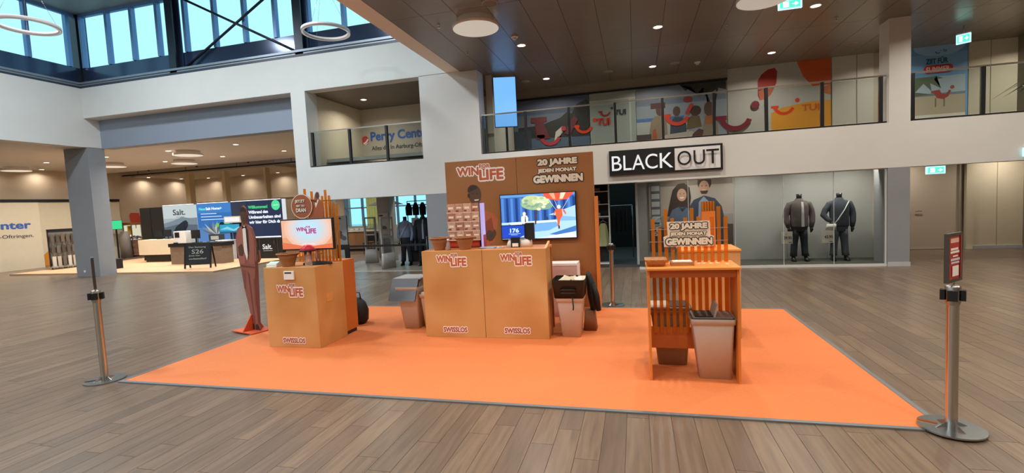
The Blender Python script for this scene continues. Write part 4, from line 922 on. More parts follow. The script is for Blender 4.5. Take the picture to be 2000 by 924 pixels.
MB().frustum((-1.01, -.65, 5.78, 6.13), (-1.03, -.63, 5.76, 6.15), 0, .23, r=.03, open_top=True).build('crate_body', mat('#121113', .45), kr)
for z, x0, x1 in ((.10, -.93, -.73), (.06, -.93, -.73)): MB().tube([(x0, 5.757, z), (x0 + .03, 5.745, z + .01), (x1 - .03, 5.745, z + .01), (x1, 5.757, z)], .009, 6).build('handle', BLACK, kr)
MB().tube([(-.78, 5.765, .02), (-.77, 5.755, -.1), (-.775, 5.757, -.14)], .008, 6).build('strap', BLACK, kr)
rc = random.Random(5)
for k in range(9):
    B(-.045, .045, -.06, .06, 0, .004).build('paper', mat(['#e9e0c8', '#efe9df', '#d8cdb6'][k % 3], .7), kr, Matrix.Translation((-.92 + .03 * k, 5.9 + .1 * rc.random(), .19 + .012 * (k % 3))) @ Matrix.Rotation(R_(25 + 20 * rc.random()), 4, 'X') @ Matrix.Rotation(rc.random() * 3, 4, 'Z'))
B(-1.02, -.64, 5.79, 6.12, .15, .16).build('crate_filling', mat('#3a3532', .7), kr)
co = thing('black_jacket', 'black jacket hanging down the right side of the crate', 'jacket', (-.02, .31, CZ))
MB().loft([(-.55, 5.98, .27, .05, .09), (-.53, 5.97, .30, .07, .12), (-.55, 5.96, .45, .075, .13), (-.575, 5.95, .6, .06, .13), (-.60, 5.94, .72, .035, .12), (-.612, 5.95, .755, .02, .1)], 18).build('cloth', mat('#151316', .75, bump=.5, nscale=9), co)
MB().tube([(-.54, 5.86, .62), (-.5, 5.84, .45), (-.48, 5.85, .27)], [.035, .04, .032], 9).build('sleeve', mat('#151316', .75, bump=.5, nscale=9), co)
bgp = thing('brown_bag', 'brown paper bag on the carpet under the black jacket', 'bag', (-.615, 6.26, CZ))
MB().frustum((-.09, .08, -.1, .1), (-.07, .06, -.07, .07), 0, .26, r=.02).build('bag_body', mat('#8a5c3e', .7, bump=.5, nscale=9), bgp)
bk = thing('dark_rucksack', 'dark rucksack leaning behind the bin with the crate', 'bag', (-.97, 6.5, CZ))
MB().loft([(0, 0, 0.002, .08, .09), (0, 0, .06, .1, .1), (0, 0, .16, .1, .1), (0, 0, .3, .11, .1), (.01, 0, .42, .08, .08), (.02, 0, .48, .03, .03)], 14).build('bag_body', mat('#17151a', .7, bump=.4, nscale=9), bk)
MB().tube([(-.02, -.06, .16), (-.01, -.08, .05), (.0, -.06, .02)], .012, 6).build('strap', BLACK, bk)
cx = thing('white_carton', 'pale pink and white carton standing behind the counter', 'carton', (0, 0, CZ))
B(-1.26, -.85, 6.9, 7.2, 0, .755).build('carton_body', mat('#d3aaa0', .6), cx); B(-1.265, -.845, 6.895, 7.205, .756, .79).build('carton_lid', mat('#f0e6de', .6), cx)
B(-.849, -.84, 6.9, 7.2, 0, .755).build('side_label', PAPER, cx)

# ---- barrier posts
def barrier(loc, rz, label, sign=None, sign_label=None):
    t = thing('barrier_post', label, 'barrier post', loc, rz)
    P = []
    r = .185
    for k in range(45):
        a = R_(8 + 344 * k / 44); P.append((r * math.cos(a), r * math.sin(a)))
    P += [(.07, -.022), (.07, .022)]
    n = len(P); mb = MB(); mb.add([(a, b, .001) for a, b in P] + [(a, b, .012) for a, b in P], [tuple(range(n))[::-1], tuple(range(n, 2 * n))] + [(i, (i + 1) % n, n + (i + 1) % n, n + i) for i in range(n)])
    mb.build('base_plate', mat('#aeb2b4', .25, metal=1., noise=.08, nscale=18, stretch=(1, 8, 1)), t)
    for k in range(4):
        a = R_(45 + 90 * k); c, s = math.cos(a), math.sin(a)
        mb = MB(); mb.add([(.032 * c - .003 * s, .032 * s + .003 * c, .012), (.11 * c - .003 * s, .11 * s + .003 * c, .012), (.11 * c + .003 * s, .11 * s - .003 * c, .012), (.032 * c + .003 * s, .032 * s - .003 * c, .012), (.032 * c, .032 * s, .05)], [(0, 1, 2, 3), (0, 4, 1), (1, 4, 2), (2, 4, 3), (3, 4, 0)]); mb.build('gusset', STEEL, t)
    MB().lathe([(.034, .012), (.034, .87)], n=24).build('pole', STEEL, t)
    MB().lathe([(.034, .86), (.042, .88), (.042, .985), (.036, .995), (.0, .995)], n=24).build('head', mat('#a7a39b', .28, metal=1.), t)
    for k in (0, 90, 180, 270):
        mb = B(.040, .066, -.026, .026, .895, .965); mb.build('belt_slot', BLACK, t, Matrix.Rotation(R_(k), 4, 'Z'))
    if sign is not None:
        q = sign - rz
        M_ = Matrix.Rotation(q, 4, 'Z')
        MB().tube([(0, 0, .99), (0, 0, 1.04)], .01, 8).build('sign_stem', STEEL, t)
        f = MB(); f.box(-.115, .115, -.012, .012, 1.02, 1.04); f.box(-.115, .115, -.012, .012, 1.33, 1.35); f.box(-.115, -.097, -.012, .012, 1.04, 1.33); f.box(.097, .115, -.012, .012, 1.04, 1.33)
        f.build('sign_frame', mat('#5f5a54', .35, metal=.7), t, M_)
        s_ = B(-.097, .097, -.008, .008, 1.04, 1.33).build('sign_sheet', mat('#b83428', .4), t, M_)
        prints('sign_print', [(mat('#e9b9a8', .5), rect(-.07, .06, 1.285, 1.315)), (INK_W, rect(-.07, .05, 1.235, 1.25)), (INK_W, rect(-.075, .065, 1.215, 1.23)), (INK_W, rect(-.04, .04, 1.19, 1.2)), (mat('#d8d0da', .5), rect(-.075, .07, 1.165, 1.18)), (mat('#d8d0da', .5), rect(-.07, .06, 1.145, 1.158)), (INK_W, rect(-.05, .05, 1.06, 1.13)), (mat('#8b3a34', .4), rect(.075, .097, 1.04, 1.33))], -.008, s_, M_)
barrier((2.056, 3.835, .0132), R_(150), 'steel barrier post with red sign at the right carpet corner', R_(44))
barrier((-5.67, 3.83, .0012), R_(-140), 'steel barrier post at the left carpet corner, its sign seen edge-on', R_(146.5))
barrier((-.40, 7.77, .0012), R_(20), 'steel barrier post behind the carpet, right of the billboard')

# ============================================================ SHOP WINDOW, ENTRANCE
def mannequin(loc, label, top, legs, top_kind='jacket', shirt='#c9ccd0', rz=0, bag=None, h=1.0, hip=False):
    t = thing('mannequin', label, 'mannequin', loc, rz)
    body = mat('#16171a', .35); tc_, lc = mat(top, .8, noise=.12, nscale=14, bump=.3), mat(legs, .85, noise=.1, nscale=16, bump=.2)
    s = h
    MB().loft([(0, 0, 1.36 * s, .07, .065), (0, 0, 1.44 * s, .058, .055), (0, 0, 1.52 * s, .055, .052), (0, 0, 1.585 * s, .06, .056)], 16).build('neck', body, t)
    if top_kind == 'jacket':
        R1 = [(.0, .0, .80, .185, .135), (0, 0, .84, .195, .14), (0, 0, 1.0, .19, .135), (0, 0, 1.15, .2, .138), (0, 0, 1.28, .215, .125), (0, 0, 1.35, .205, .105), (0, 0, 1.40, .15, .09), (0, 0, 1.44, .09, .075), (0, 0, 1.48, .072, .068)]
    else:
        R1 = [(.0, .0, .90, .16, .12), (0, 0, .95, .175, .13), (0, 0, 1.1, .17, .125), (0, 0, 1.25, .185, .12), (0, 0, 1.34, .175, .10), (0, 0, 1.4, .12, .085), (0, 0, 1.46, .07, .066)]
    MB().loft([(a, b, c * s, d, e) for a, b, c, d, e in R1], 20).build('jacket' if top_kind == 'jacket' else 'blouse', tc_, t)
    # shirt front strip
    if shirt:
        mb = MB(); vs = []
        for z, hw, y in ((.82, .03, -.139), (.95, .03, -.138), (1.15, .026, -.139), (1.28, .024, -.127), (1.40, .022, -.092)): vs += [(.04 - hw, y, z * s), (.04 + hw, y, z * s), (.04 + hw, y + .02, z * s), (.04 - hw, y + .02, z * s)]
        fs = []
        for i in range(4):
            for k in range(4): fs.append((i * 4 + k, i * 4 + (k + 1) % 4, i * 4 + 4 + (k + 1) % 4, i * 4 + 4 + k))
        mb.add(vs, fs); mb.build('shirt', mat(shirt, .8), t)
    for sd_ in (-1, 1):
        if hip and sd_ < 0: pts = [(-.19, 0, 1.34 * s), (-.27, .02, 1.2 * s), (-.32, .0, 1.08 * s), (-.26, -.08, .98 * s), (-.19, -.12, .93 * s)]; rr = [.07, .072, .066, .055, .042]
        else: pts = [(.20 * sd_, 0, 1.34 * s), (.25 * sd_, .01, 1.2 * s), (.275 * sd_, .01, 1.06 * s), (.26 * sd_, -.03, .92 * s), (.235 * sd_, -.06, .80 * s)]; rr = [.07, .072, .066, .06, .046]
        if top_kind == 'blouse': rr = [q * .82 for q in rr]; pts = [(a * .86, b, c) for a, b, c in pts]
        pts = [(.1 * sd_, 0, 1.385 * s)] + pts; rr = [.045] + rr
        MB().tube(pts, rr, 12).build('sleeve', tc_, t)
        e = pts[-1]; MB().tube([e, (e[0], e[1] - .02, e[2] - .05), (e[0] - .02 * sd_, e[1] - .03, e[2] - .12)], [.03, .04, .015], 8).build('hand', body, t)
    MB().loft([(0, 0, .70 * s, .165, .125), (0, 0, .80 * s, .175, .13), (0, 0, .94 * s, .16, .12)], 18).build('hips', lc, t)
    for sd_ in (-1, 1):
        MB().loft([(.125 * sd_, -.01, .12 * s, .075, .085), (.118 * sd_, 0, .2 * s, .07, .08), (.105 * sd_, 0, .42 * s, .072, .078), (.09 * sd_, 0, .6 * s, .085, .095), (.08 * sd_, 0, .74 * s, .09, .11)], 14).build('trouser_leg', lc, t)
        MB().loft([(.135 * sd_, -.06, 0, .045, .12), (.135 * sd_, -.055, .04, .045, .11), (.13 * sd_, -.01, .09, .04, .06), (.125 * sd_, 0, .14, .04, .045)], 12).build('shoe', body, t)
    if bag:
        MB().tube([(.16, -.10, 1.40 * s), (.05, -.165, 1.2 * s), (-.08, -.17, .98 * s), (-.18, -.15, .84 * s)], .011, 6).build('bag_strap', mat('#c9cdd4', .6), t)
        MB().frustum((-.33, -.12, -.19, -.13), (-.30, -.12, -.19, -.13), .74 * s, .88 * s, r=.02).build('shoulder_bag', mat(bag, .6), t)
    return t
mannequin((3.67, 12.45, .046), 'headless mannequin in a brown-grey jacket in the display window', '#5e5658', '#262e39', h=.985)
mannequin((4.49, 12.45, .046), 'headless mannequin in a denim jacket with shoulder bag in the display window', '#3d4552', '#56606c', shirt=None, bag='#cfd0cc', h=.97, hip=True)
for k, (x, s_) in enumerate(((3.36, '39.95'), (4.19, '43.95'))):
    t = thing('price_sign', ['white price sign beside the grey-jacketed mannequin', 'white price sign beside the mannequin with the shoulder bag'][k], 'price sign', (x, 12.26, .046))
    MB().disc((0, 0, 0), .06, 0, .006, 16).build('foot', STEEL, t)
    MB().tube([(0, 0, .005), (0, 0, .45)], .005, 6).build('rod', STEEL, t)
    p_ = B(-.115, .115, -.006, 0, .43, .71).build('card', PAPER, t)
    text('price', s_, -.065, .1, .53, .60, -.006, [(.03, .002, INKB)], p_)
    text('small_print', 'ab', -.03, .0, .645, .66, -.006, [(.0, .002, INKB)], p_)
    prints('logo_bar', [(INKB, rect(.03, .1, .45, .465))], -.007, p_)
cpst = thing('couple_poster', 'large photo poster of a smiling couple in denim in the display window', 'poster', (0, 12.86, 0))
B(.34, 2.33, 0, .02, .30, 2.38).build('sheet', mat('#9c9a98', .6), cpst)
HAIR, FACE, DEN, DEN2 = mat('#3a2c28', .6), mat('#c49a86', .6), mat('#5f708c', .6), mat('#3b465a', .6)
cpoly = [(mat('#b5aca6', .6), rect(.34, 2.33, 1.2, 2.38)), (mat('#8a8078', .6), rect(.34, 2.33, 1.95, 2.38)), (mat('#554c4a', .6), rect(1.5, 2.33, .30, .95)), (mat('#4f4a52', .6), rect(.34, 1.0, .30, .9)), (mat('#68707a', .6), rect(.38, .62, .95, 2.2))]
for k in range(5): cpoly.append((mat('#c3c7cc', .6), rect(.4, .6, 1.05 + .2 * k, 1.18 + .2 * k)))
cpoly += [(DEN2, [(1.2, .3), (1.27, 1.35), (1.42, 1.58), (1.66, 1.68), (1.92, 1.6), (2.07, 1.4), (2.15, 1.0), (2.15, .3)]), (mat('#8fa0bb', .6), [(1.48, .3), (1.54, 1.52), (1.66, 1.66), (1.78, 1.52), (1.75, .3)]), (HAIR, ell(1.68, 2.0, .165, .19)), (FACE, ell(1.67, 1.88, .12, .175)), (HAIR, [(1.57, 1.8), (1.77, 1.8), (1.73, 1.72), (1.61, 1.72)]), (HAIR, ell(1.62, 1.92, .02, .01)), (HAIR, ell(1.72, 1.92, .02, .01)), (mat('#e8ddd8', .6), rect(1.63, 1.71, 1.81, 1.825)),
    (HAIR, [(.78, 1.2), (.85, 1.55), (.92, 1.85), (1.05, 2.0), (1.2, 2.02), (1.33, 1.9), (1.36, 1.65), (1.3, 1.3), (1.1, 1.2)]), (DEN, [(.7, .3), (.75, 1.0), (.9, 1.35), (1.05, 1.42), (1.25, 1.4), (1.4, 1.2), (1.45, .3)]), (FACE, ell(1.14, 1.72, .115, .16)), (HAIR, [(1.02, 1.8), (1.1, 1.9), (1.22, 1.87), (1.26, 1.7), (1.32, 1.9), (1.15, 1.97), (1.0, 1.9)]), (mat('#f0e8e4', .6), [(1.08, 1.665), (1.2, 1.665), (1.17, 1.63), (1.11, 1.63)]), (HAIR, ell(1.1, 1.75, .018, .009)), (HAIR, ell(1.19, 1.75, .018, .009)), (DEN2, [(1.05, 1.42), (1.15, 1.3), (1.25, 1.42), (1.22, 1.45), (1.15, 1.38), (1.08, 1.45)])]
prints('print', cpoly, 0, cpst)
text('letters', 'BERLIN', 1.35, 1.85, .3, .5, 0, [(.02, .034, mat('#cdd6e0', .6))], cpst, Matrix.Translation((.92, 0, -.35)) @ Matrix.Rotation(R_(-90), 4, 'Y') @ Matrix.Translation((-.3, 0, 0)))
# entrance shelving
sh = thing('clothes_shelf', 'white open shelf with folded clothes in the dark shop entrance', 'shelf', (0, 12.6, 0))
SW = mat('#d8d8d4', .5)
for x in (-1.3, -.68): B(x, x + .025, 0, .35, 0, 2.1).build('upright', SW, sh)
for z in (.02, 1.25, 1.57, 1.9): B(-1.274, -.681, 0, .35, z, z + .02).build('shelf_board', SW, sh)
MB().tube([(-1.275, .16, 1.22), (-.68, .16, 1.22)], .01, 6).build('hanging_bar', STEEL, sh)
B(-1.3, -.66, .35, .37, 0, 2.1).build('back_panel', mat('#26252a', .8), sh)
for k, (x, z, c) in enumerate(((-.98, 1.271, '#74747a'), (-1.18, 1.271, '#4a4a52'), (-.98, 1.591, '#5d5e66'), (-1.18, 1.591, '#7d7c80'), (-.98, 1.921, '#6a6664'))):
    t = thing('folded_clothes', 'grey folded clothes pile on the entrance shelf, ' + ['middle board right', 'middle board left', 'upper board right', 'upper board left', 'topmost board'][k], 'clothes', (x, 12.74, z))
    for q in range(3): MB().frustum((-.09, .09, -.11, .11), (-.085, .085, -.105, .105), .03 * q, .03 * q + .028, r=.02).build('garment', mat(c, .9, noise=.1), t)
dre = thing('hanging_dress', 'pale yellow green dress hanging below the entrance shelf', 'dress', (-.84, 12.76, .03))
vs = []; n = 20
for z, r, am in ((1.05, .06, .004), (.98, .09, .01), (.75, .12, .02), (.45, .16, .03)):
    for k in range(n):
        a = 2 * math.pi * k / n; rr = r + am * math.cos(6 * a); vs.append((rr * math.cos(a), .5 * rr * math.sin(a), z))
mb = MB(); mb.add(vs, [(i * n + k, i * n + (k + 1) % n, i * n + n + (k + 1) % n, i * n + n + k) for i in range(3) for k in range(n)], 0, True); mb.build('skirt', mat('#a8ad7c', .8), dre)
MB().tube([(-.1, 0, 1.06), (0, 0, 1.12), (.1, 0, 1.06)], .008, 6).build('hanger', STEEL, dre)
MB().tube([(0, 0, 1.12), (0, .0, 1.19)], .004, 5).build('hook', STEEL, dre)
rl = thing('garment_rail', 'dark rail of clothes deep in the shop entrance', 'rail', (-.45, 14.3, 0))
for x in (-1.2, .35): MB().tube([(x, 0, 0), (x, 0, 1.5)], .015, 6).build('rail_leg', STEEL, rl)
MB().tube([(-1.2, 0, 1.5), (.35, 0, 1.5)], .015, 6).build('rail_bar', STEEL, rl)
for k in range(10):
    x = -1.1 + k * .14; MB().loft([(x, 0, .75, .035, .2), (x, 0, 1.2, .04, .19), (x, 0, 1.4, .03, .15), (x, 0, 1.47, .015, .04)], 10).build('garment', mat(['#3a3430', '#2a2c33', '#514036', '#33363c'][k % 4], .9), rl)

# ============================================================ RIGHT CORRIDOR SHOP EDGE
rs = thing('wall_shelf', 'dark shelf unit with pale boards at the right edge of the corridor', 'shelf', (0, 14.3, 0))
B(9.4, 11.0, .35, .4, 0, 2.4).build('back_panel', mat('#1c1b1c', .8), rs)
for z in (.3, .75, 1.2, 1.62, 2.0): B(9.42, 11.0, 0, .35, z, z + .03).build('board', SW, rs)
B(9.4, 9.42, 0, .35, 0, 2.4).build('upright', mat('#3a3733', .6), rs)

# ============================================================ LEFT HALL
# board with centre lettering on the left
pb = thing('lettered_board', 'cream wall board with blue centre lettering at the far left', 'board', (-24.4, 14.66, 0), R_(90))
B(-4.4, 0, 0, .12, 0, 2.76).build('board_panel', CREAM, pb)
text('letters', 'Perry Center', -3.45, -.33, 1.58, 2.0, 0, [(.035, .003, BLU)], pb)
text('letters', 'Alles da. In Aarburg-Oftringen.', -3.45, -.28, 1.27, 1.46, 0, [(.012, .003, INKB)], pb)
B(-4.4, .02, -.02, .1, 2.765, 2.86).build('top_gap', DARK, pb)
og2 = thing('wall_graphic', 'low orange shape on the cream wall behind the hanging rack', 'wall graphic', (-24.74, 14.7, 0), R_(90))
prints('shape', [(mat('#d58a2c', .6), [(.0, .02), (.75, .02), (.75, .75), (.4, .72), (.15, .5), (0, .3)])], -.002, og2)
og3 = thing('wall_graphic', 'orange curved shape on the beige hall wall above the green screen', 'wall graphic', (-25.24, 17.7, 0), R_(90))
prints('shape', [(mat('#d2602a', .6), [(.0, 1.7), (.0, 2.76), (.8, 2.76), (.75, 2.4), (.6, 2.05), (.42, 1.8)])], -.002, og3)
og4 = thing('wall_graphic', 'red curved shape on the beige hall wall above the claw machine', 'wall graphic', (-25.24, 19.0, 0), R_(90))
prints('shape', [(mat('#c84a38', .6), [(.05, 1.72), (.0, 2.1), (.1, 2.22), (.5, 2.2), (.62, 1.72)])], -.002, og4)
# hanging rack on wheels
hr = thing('accessory_rack', 'wheeled rack with rows of hanging accessories beside the grey column', 'rack', (-21.9, 13.9, .0455), R_(80))
B(-.5, .5, .02, .05, .12, 1.52).build('back_grid', mat('#8b8a84', .6), hr)
for x in (-.52, .5): B(x, x + .03, .0, .06, .1, 1.56).build('upright', DARK, hr)
B(-.5, .5, -.02, .06, 1.46, 1.56).build('header', DARK, hr)
B(-.55, .55, -.25, .25, .07, .1).build('base', mat('#9a958c', .5), hr)
for x in (-.45, .45): MB().tube([(x, -.03, .035), (x, .03, .035)], .035, 10).build('wheel', DARK, hr)
for r_ in range(3):
    for q in range(6):
        x = -.42 + .16 * q; z = 1.36 - .42 * r_
        MB().tube([(x, .02, z), (x, -.12, z)], .005, 5).build('hook', STEEL, hr)
        B(x - .055, x + .055, -.1, -.05, z - (.3 if r_ < 2 else .5), z - .02).build('pack', mat([['#6b6259', '#55504b', '#77695c'], ['#5a5550', '#6f6a64', '#4d4844'], ['#d9d5cc', '#c3beb4', '#6b655e']][r_][q % 3], .5), hr)
# claw machine and green screen
cl = thing('claw_machine', 'yellow claw machine with lit glass top by the beige hall wall', 'game machine', (-24.8, 18.95, 0), R_(82))
MB().box(-.42, .42, -.35, .35, .06, .82).build('cabinet', mat('#b98a26', .5, hex2='#6a4a7c', nscale=7), cl)
for x in (-.34, .30):
    for y in (-.3, .26): B(x, x + .05, y, y + .05, 0, .06).build('foot', DARK, cl)
B(-.42, .42, -.35, .35, 1.6, 1.72).build('roof', mat('#a86a2c', .5), cl)
for x in (-.42, .38):
    for y in (-.35, .31): B(x, x + .04, y, y + .04, .82, 1.6).build('corner_post', STEEL, cl)
B(-.38, .38, -.34, -.33, .84, 1.58).build('glass_front', glass('#ffffff', .08), cl)
B(-.38, .38, .3, .33, .84, 1.58).build('back_light', em('#ece6c8', .8), cl)
B(-.25, -.08, .2, .29, 1.1, 1.55).build('yellow_prize', mat('#e8b818', .5), cl)
MB().tube([(.0, 0, 1.6), (.0, 0, 1.42)], .02, 6).build('claw_arm', STEEL, cl)
rr_ = random.Random(9)
for k in range(16):
    MB().lathe([(.0, -.06), (.05, -.04), (.07, 0), (.05, .04), (0, .06)], (-.3 + .2 * (k % 4) + .04 * rr_.random(), -.2 + .14 * (k // 4), .9 + .1 * rr_.random()), 8).build('prize', mat(['#d8d4cc', '#5c6ea8', '#c9a23a', '#b8c4d8', '#7a5c8c'][k % 5], .6), cl)
for k in range(10): MB().lathe([(.0, -.03), (.03, 0), (0, .03)], (.06, -.36, .15 + .14 * k), 8).build('bulb', em('#f2f0c0', 1.2), cl)
gs = thing('green_screen', 'small glowing green screen on a stand by the beige hall wall', 'screen', (-24.15, 17.5, 0), R_(80))
B(-.03, .03, -.02, .02, 0, 1.43).build('stand', DARK, gs); B(-.2, .2, -.15, .15, 0, .02).build('foot', DARK, gs)
B(-.26, .26, -.03, .02, 1.42, 1.86).build('housing', DARK, gs); B(-.245, .245, -.034, -.03, 1.435, 1.845).build('display', em('#3fd68e', 1.0), gs)
gp = thing('grey_partition', 'curved grey partition below the green screen', 'partition', (-24.35, 18.02, 0))
MB().loft([(0, 0, 0, .3, .2), (0, 0, .9, .27, .18), (0, 0, 1.3, .22, .15)], 24).build('partition_body', mat('#8d8680', .6), gp)
for k, (x, y, w_) in enumerate(((-22.0, 19.6, .14), (-19.75, 19.6, .1), (-17.3, 19.6, .06), (-14.9, 19.6, .06))):
    struct(B(x - w_, x + w_, y, y + .3, 0, 4.4).build('wall_column', mat('#cdb68c', .5)))
struct(B(-25.3, -16.5, 22.86, 22.9, 2.7, 2.75).build('trim_10', CREAM))
struct(B(-15.9, -14.2, 20.84, 20.9, 3.3, 3.8).build('trim_11', mat('#4d463d', .7)))
mb = MB(); 
for k, x in enumerate((-23.5, -20.5, -17.5, -14.5, -11.5)):
    t = thing('track_spotlight', 'black spotlight on the dark ceiling track, %s from the left' % ['first', 'second', 'third', 'fourth', 'fifth'][k], 'spotlight', (x, 18.9, 4.5))
    B(-.03, .03, -.03, .03, -.1, 0).build('adapter', BLACK, t); MB().tube([(0, 0, -.1), (0, -.05, -.26)], .05, 10).build('head', BLACK, t)
tk_ = thing('ceiling_track', 'long black track hanging in the dark ceiling slot of the hall', 'track', (0, 18.7, 4.05))
B(-25, -9.4, -.04, .04, 0, .06).build('rail', BLACK, tk_)
for x in (-24, -21, -18, -15, -12, -10): MB().tube([(x, 0, .06), (x, 0, .45)], .012, 6).build('hanger', BLACK, tk_)

# ---- phone stand
pf = thing('stand_platform', 'light wood platform under the phone stand', 'platform')
DK = mat('#d3ab82', .5, noise=.06, nscale=5)
for a in ((-22.2, -13.05, 12.25, 18.0),): B(*a, .001, .045).build('deck', DK, pf)
for a, b in ((-22.22, -13.03),): B(a, b, 12.23, 12.25, .001, .047).build('front_edge', mat('#b99a76', .5), pf)
B(-13.05, -13.03, 12.25, 18.0, .001, .047).build('side_edge', mat('#b99a76', .5), pf)
PZ = .0452
bd = thing('light_backdrop', 'row of lit advertising panels forming the phone stand backdrop', 'backdrop', (0, 16.0, PZ))
B(-20.65, -19.4, 0, .15, 0, 2.26).build('black_panel', BLACK, bd); B(-20.1, -20.08, -.01, 0, 0, 2.26).build('panel_joint', DARK, bd)
p1 = B(-19.39, -17.61, 0, .12, 0, 2.29).build('light_panel', em('#cfdde0', .75), bd)
prints('panel_print', [(em('#b4c4cc', .7), rect(-19.39, -17.61, 0, 1.75)), (em('#8ca0b0', .6), [(-19.39, 1.55), (-18.9, 1.65), (-18.4, 1.8), (-17.9, 1.72), (-17.61, 1.75), (-17.61, 1.3), (-19.39, 1.3)]), (em('#6c7f92', .5), [(-19.39, 1.38), (-18.6, 1.5), (-17.61, 1.45), (-17.61, 0), (-19.39, 0)]),
    (em('#242f42', .5), [(-19.1, .7), (-19.0, 1.05), (-18.75, 1.4), (-18.5, 1.5), (-18.35, 1.62), (-18.2, 1.66), (-18.1, 1.55), (-18.12, 1.4), (-18.2, 1.3), (-18.3, 1.28), (-18.15, 1.0), (-18.2, .7)])], 0, p1)
text('letters', 'Salt.', -18.85, -18.2, 1.88, 2.12, 0, [(.015, .008, mat('#22262c', .5))], p1)
prints('small_lines', [(em('#9aa9ae', .6), rect(-18.7, -18.25, 1.79, 1.81))], -.008, p1)
p2 = B(-17.6, -15.88, 0, .12, 0, 2.29).build('light_panel', em('#2f78c8', .75), bd)
sp2 = [(em('#3f86d2', .8), rect(-17.6, -15.88, 1.9, 2.29)), (em('#5c8fd0', .7), rect(-17.6, -15.88, 0, 1.3))]
for k in range(9):
    a = R_(20 + 18 * k); cx_, cz_ = -16.8, 1.1
    sp2.append((em(['#c9cfc8', '#8f9aa0', '#5a6a74'][k % 3], .7), [(cx_ - .12, cz_ - .1), (cx_ + .12, cz_ - .1), (cx_ + .75 * math.cos(a), cz_ + .42 * math.sin(a) + .05)]))
sp2 += [(em('#39464a', .6), rect(-17.1, -16.3, .75, 1.02)), (em('#d8d0c0', .6), rect(-17.0, -16.6, .8, .95)), (em('#3ccf8a', .9), ell(-16.12, 1.38, .14, .14)), (em('#101820', .5), ell(-16.38, 1.38, .13, .13)), (em('#7bd04a', .8), [(-16.75, 1.4), (-16.5, 1.48), (-16.55, 1.3)])]
for k, (a, b) in enumerate(((-17.4, -16.6), (-17.4, -16.35), (-17.4, -16.1))): sp2.append((em('#d9ecff', 1), rect(a, b, 1.86 - .12 * k, 1.885 - .12 * k)))
prints('panel_print', sp2, 0, p2)
text('letters', 'Neue', -17.45, -17.12, 2.02, 2.14, 0, [(.04, .03, em('#5fe0d8', 1))], p2); text('letters', 'Salt Home+', -17.1, -16.3, 2.02, 2.14, 0, [(.04, .03, em('#e8f4ff', 1))], p2)
B(-15.87, -15.12, 0, .12, 0, 2.29).build('dark_panel', mat('#2a3350', .5), bd)
p4 = B(-15.11, -13.42, 0, .12, .86, 2.29).build('light_panel', em('#26385a', .65), bd)
for k, (s_, x1, c) in enumerate((('Willkommen!', -14.1, '#46d07a'), ('Während den', -14.1, '#eef4ff'), ('Umbauarbeiten sind', -13.52, '#eef4ff'), ('wir hier für Dich da.', -13.5, '#eef4ff'))):
    text('letters', s_, -15.03, x1, 1.98 - .2 * k, 2.11 - .2 * k, 0, [(.045, .003, em(c, 1))], p4)
prints('badge', [(em('#4fe09a', .95), ell(-13.72, 2.08, .2, .2, 26)), (em('#9ff0c8', 1), rect(-13.84, -13.6, 2.06, 2.1))], 0, p4)
B(-13.41, -13.36, -.02, .14, .86, 2.31).build('white_edge', em('#e8eef2', .8), bd)
B(-15.1, -13.42, -.04, .0, .82, .86).build('light_strip', em('#eaf6ff', 1.6), bd)
for a, b in ((-19.3, -17.7), (-17.5, -15.95), (-15.8, -13.45)): B(a, b, -.06, -.03, 2.30, 2.32).build('top_light', em('#f2f8ff', 1.6), bd)
kb = thing('black_cabinet', 'low black cabinet with white lettering under the welcome panel', 'cabinet', (0, 15.8, PZ))
B(-15.1, -13.4, 0, .19, 0, .8).build('body', BLACK, kb)
for a in (-15.08, -14.45, -13.62): B(a, a + .03, -.008, 0, 0, .8).build('joint', mat('#3a3c40', .4), kb)
B(-14.4, -13.64, -.012, -.001, .02, .78).build('door', BLACK, kb); B(-13.75, -13.72, -.03, -.012, .55, .7).build('handle', STEEL, kb)
text('letters', 'Salt.', -14.3, -13.85, .36, .56, -.012, [(.02, .003, em('#f5f5f5', .8))], kb)
prints('small_lines', [(em('#c8c8c8', .6), rect(-14.28, -13.85, .29, .31))], -.013, kb)
kc = thing('cream_counter', 'cream topped counter on a black plinth at the phone stand', 'counter', (0, 15.3, PZ))
B(-20.0, -18.0, 0, .55, .30, .92).build('front_box', CREAM, kc); B(-18.05, -17.95, -.005, .555, .30, .925).build('light_end', em('#f4f0e4', .5), kc)
B(-19.75, -18.5, .08, .5, 0, .3).build('plinth', BLACK, kc)
for k, x in enumerate((-19.2, -18.75)):
    t = thing('desk_monitor', 'dark desk monitor on the cream counter, ' + ['left one', 'right one'][k], 'monitor', (x, 15.6, PZ + .921))
    B(-.1, .1, -.06, .06, 0, .015).build('foot', BLACK, t); B(-.02, .02, .0, .02, .015, .15).build('neck', BLACK, t); B(-.2, .2, -.02, .0, .1, .38).build('housing', BLACK, t); B(-.19, .19, -.023, -.02, .11, .37).build('display', mat('#1d222b', .2), t)
kw = thing('wood_display_table', 'display table with black top on two wooden blocks at the phone stand', 'table', (0, 14.3, PZ))
WD = mat('#7d6a58', .5, noise=.15, nscale=5, stretch=(1, 1, 8))
B(-17.15, -16.4, 0, .5, 0, .66).build('wood_block', WD, kw); B(-15.35, -14.75, 0, .5, 0, .66).build('wood_block', WD, kw)
B(-17.2, -14.7, -.03, .53, .661, .79).build('top', BLACK, kw)
pcx = thing('white_device', 'white cube device with dark window on the display table', 'device', (-16.65, 14.5, PZ + .791))
B(-.28, .28, -.2, .2, 0, .46).build('case', PAPER, pcx, bevel=.01); B(-.22, .0, -.205, -.2, .22, .42).build('window', DARK, pcx); B(-.26, -.1, -.25, -.2, 0, .04).build('tray', DARK, pcx)
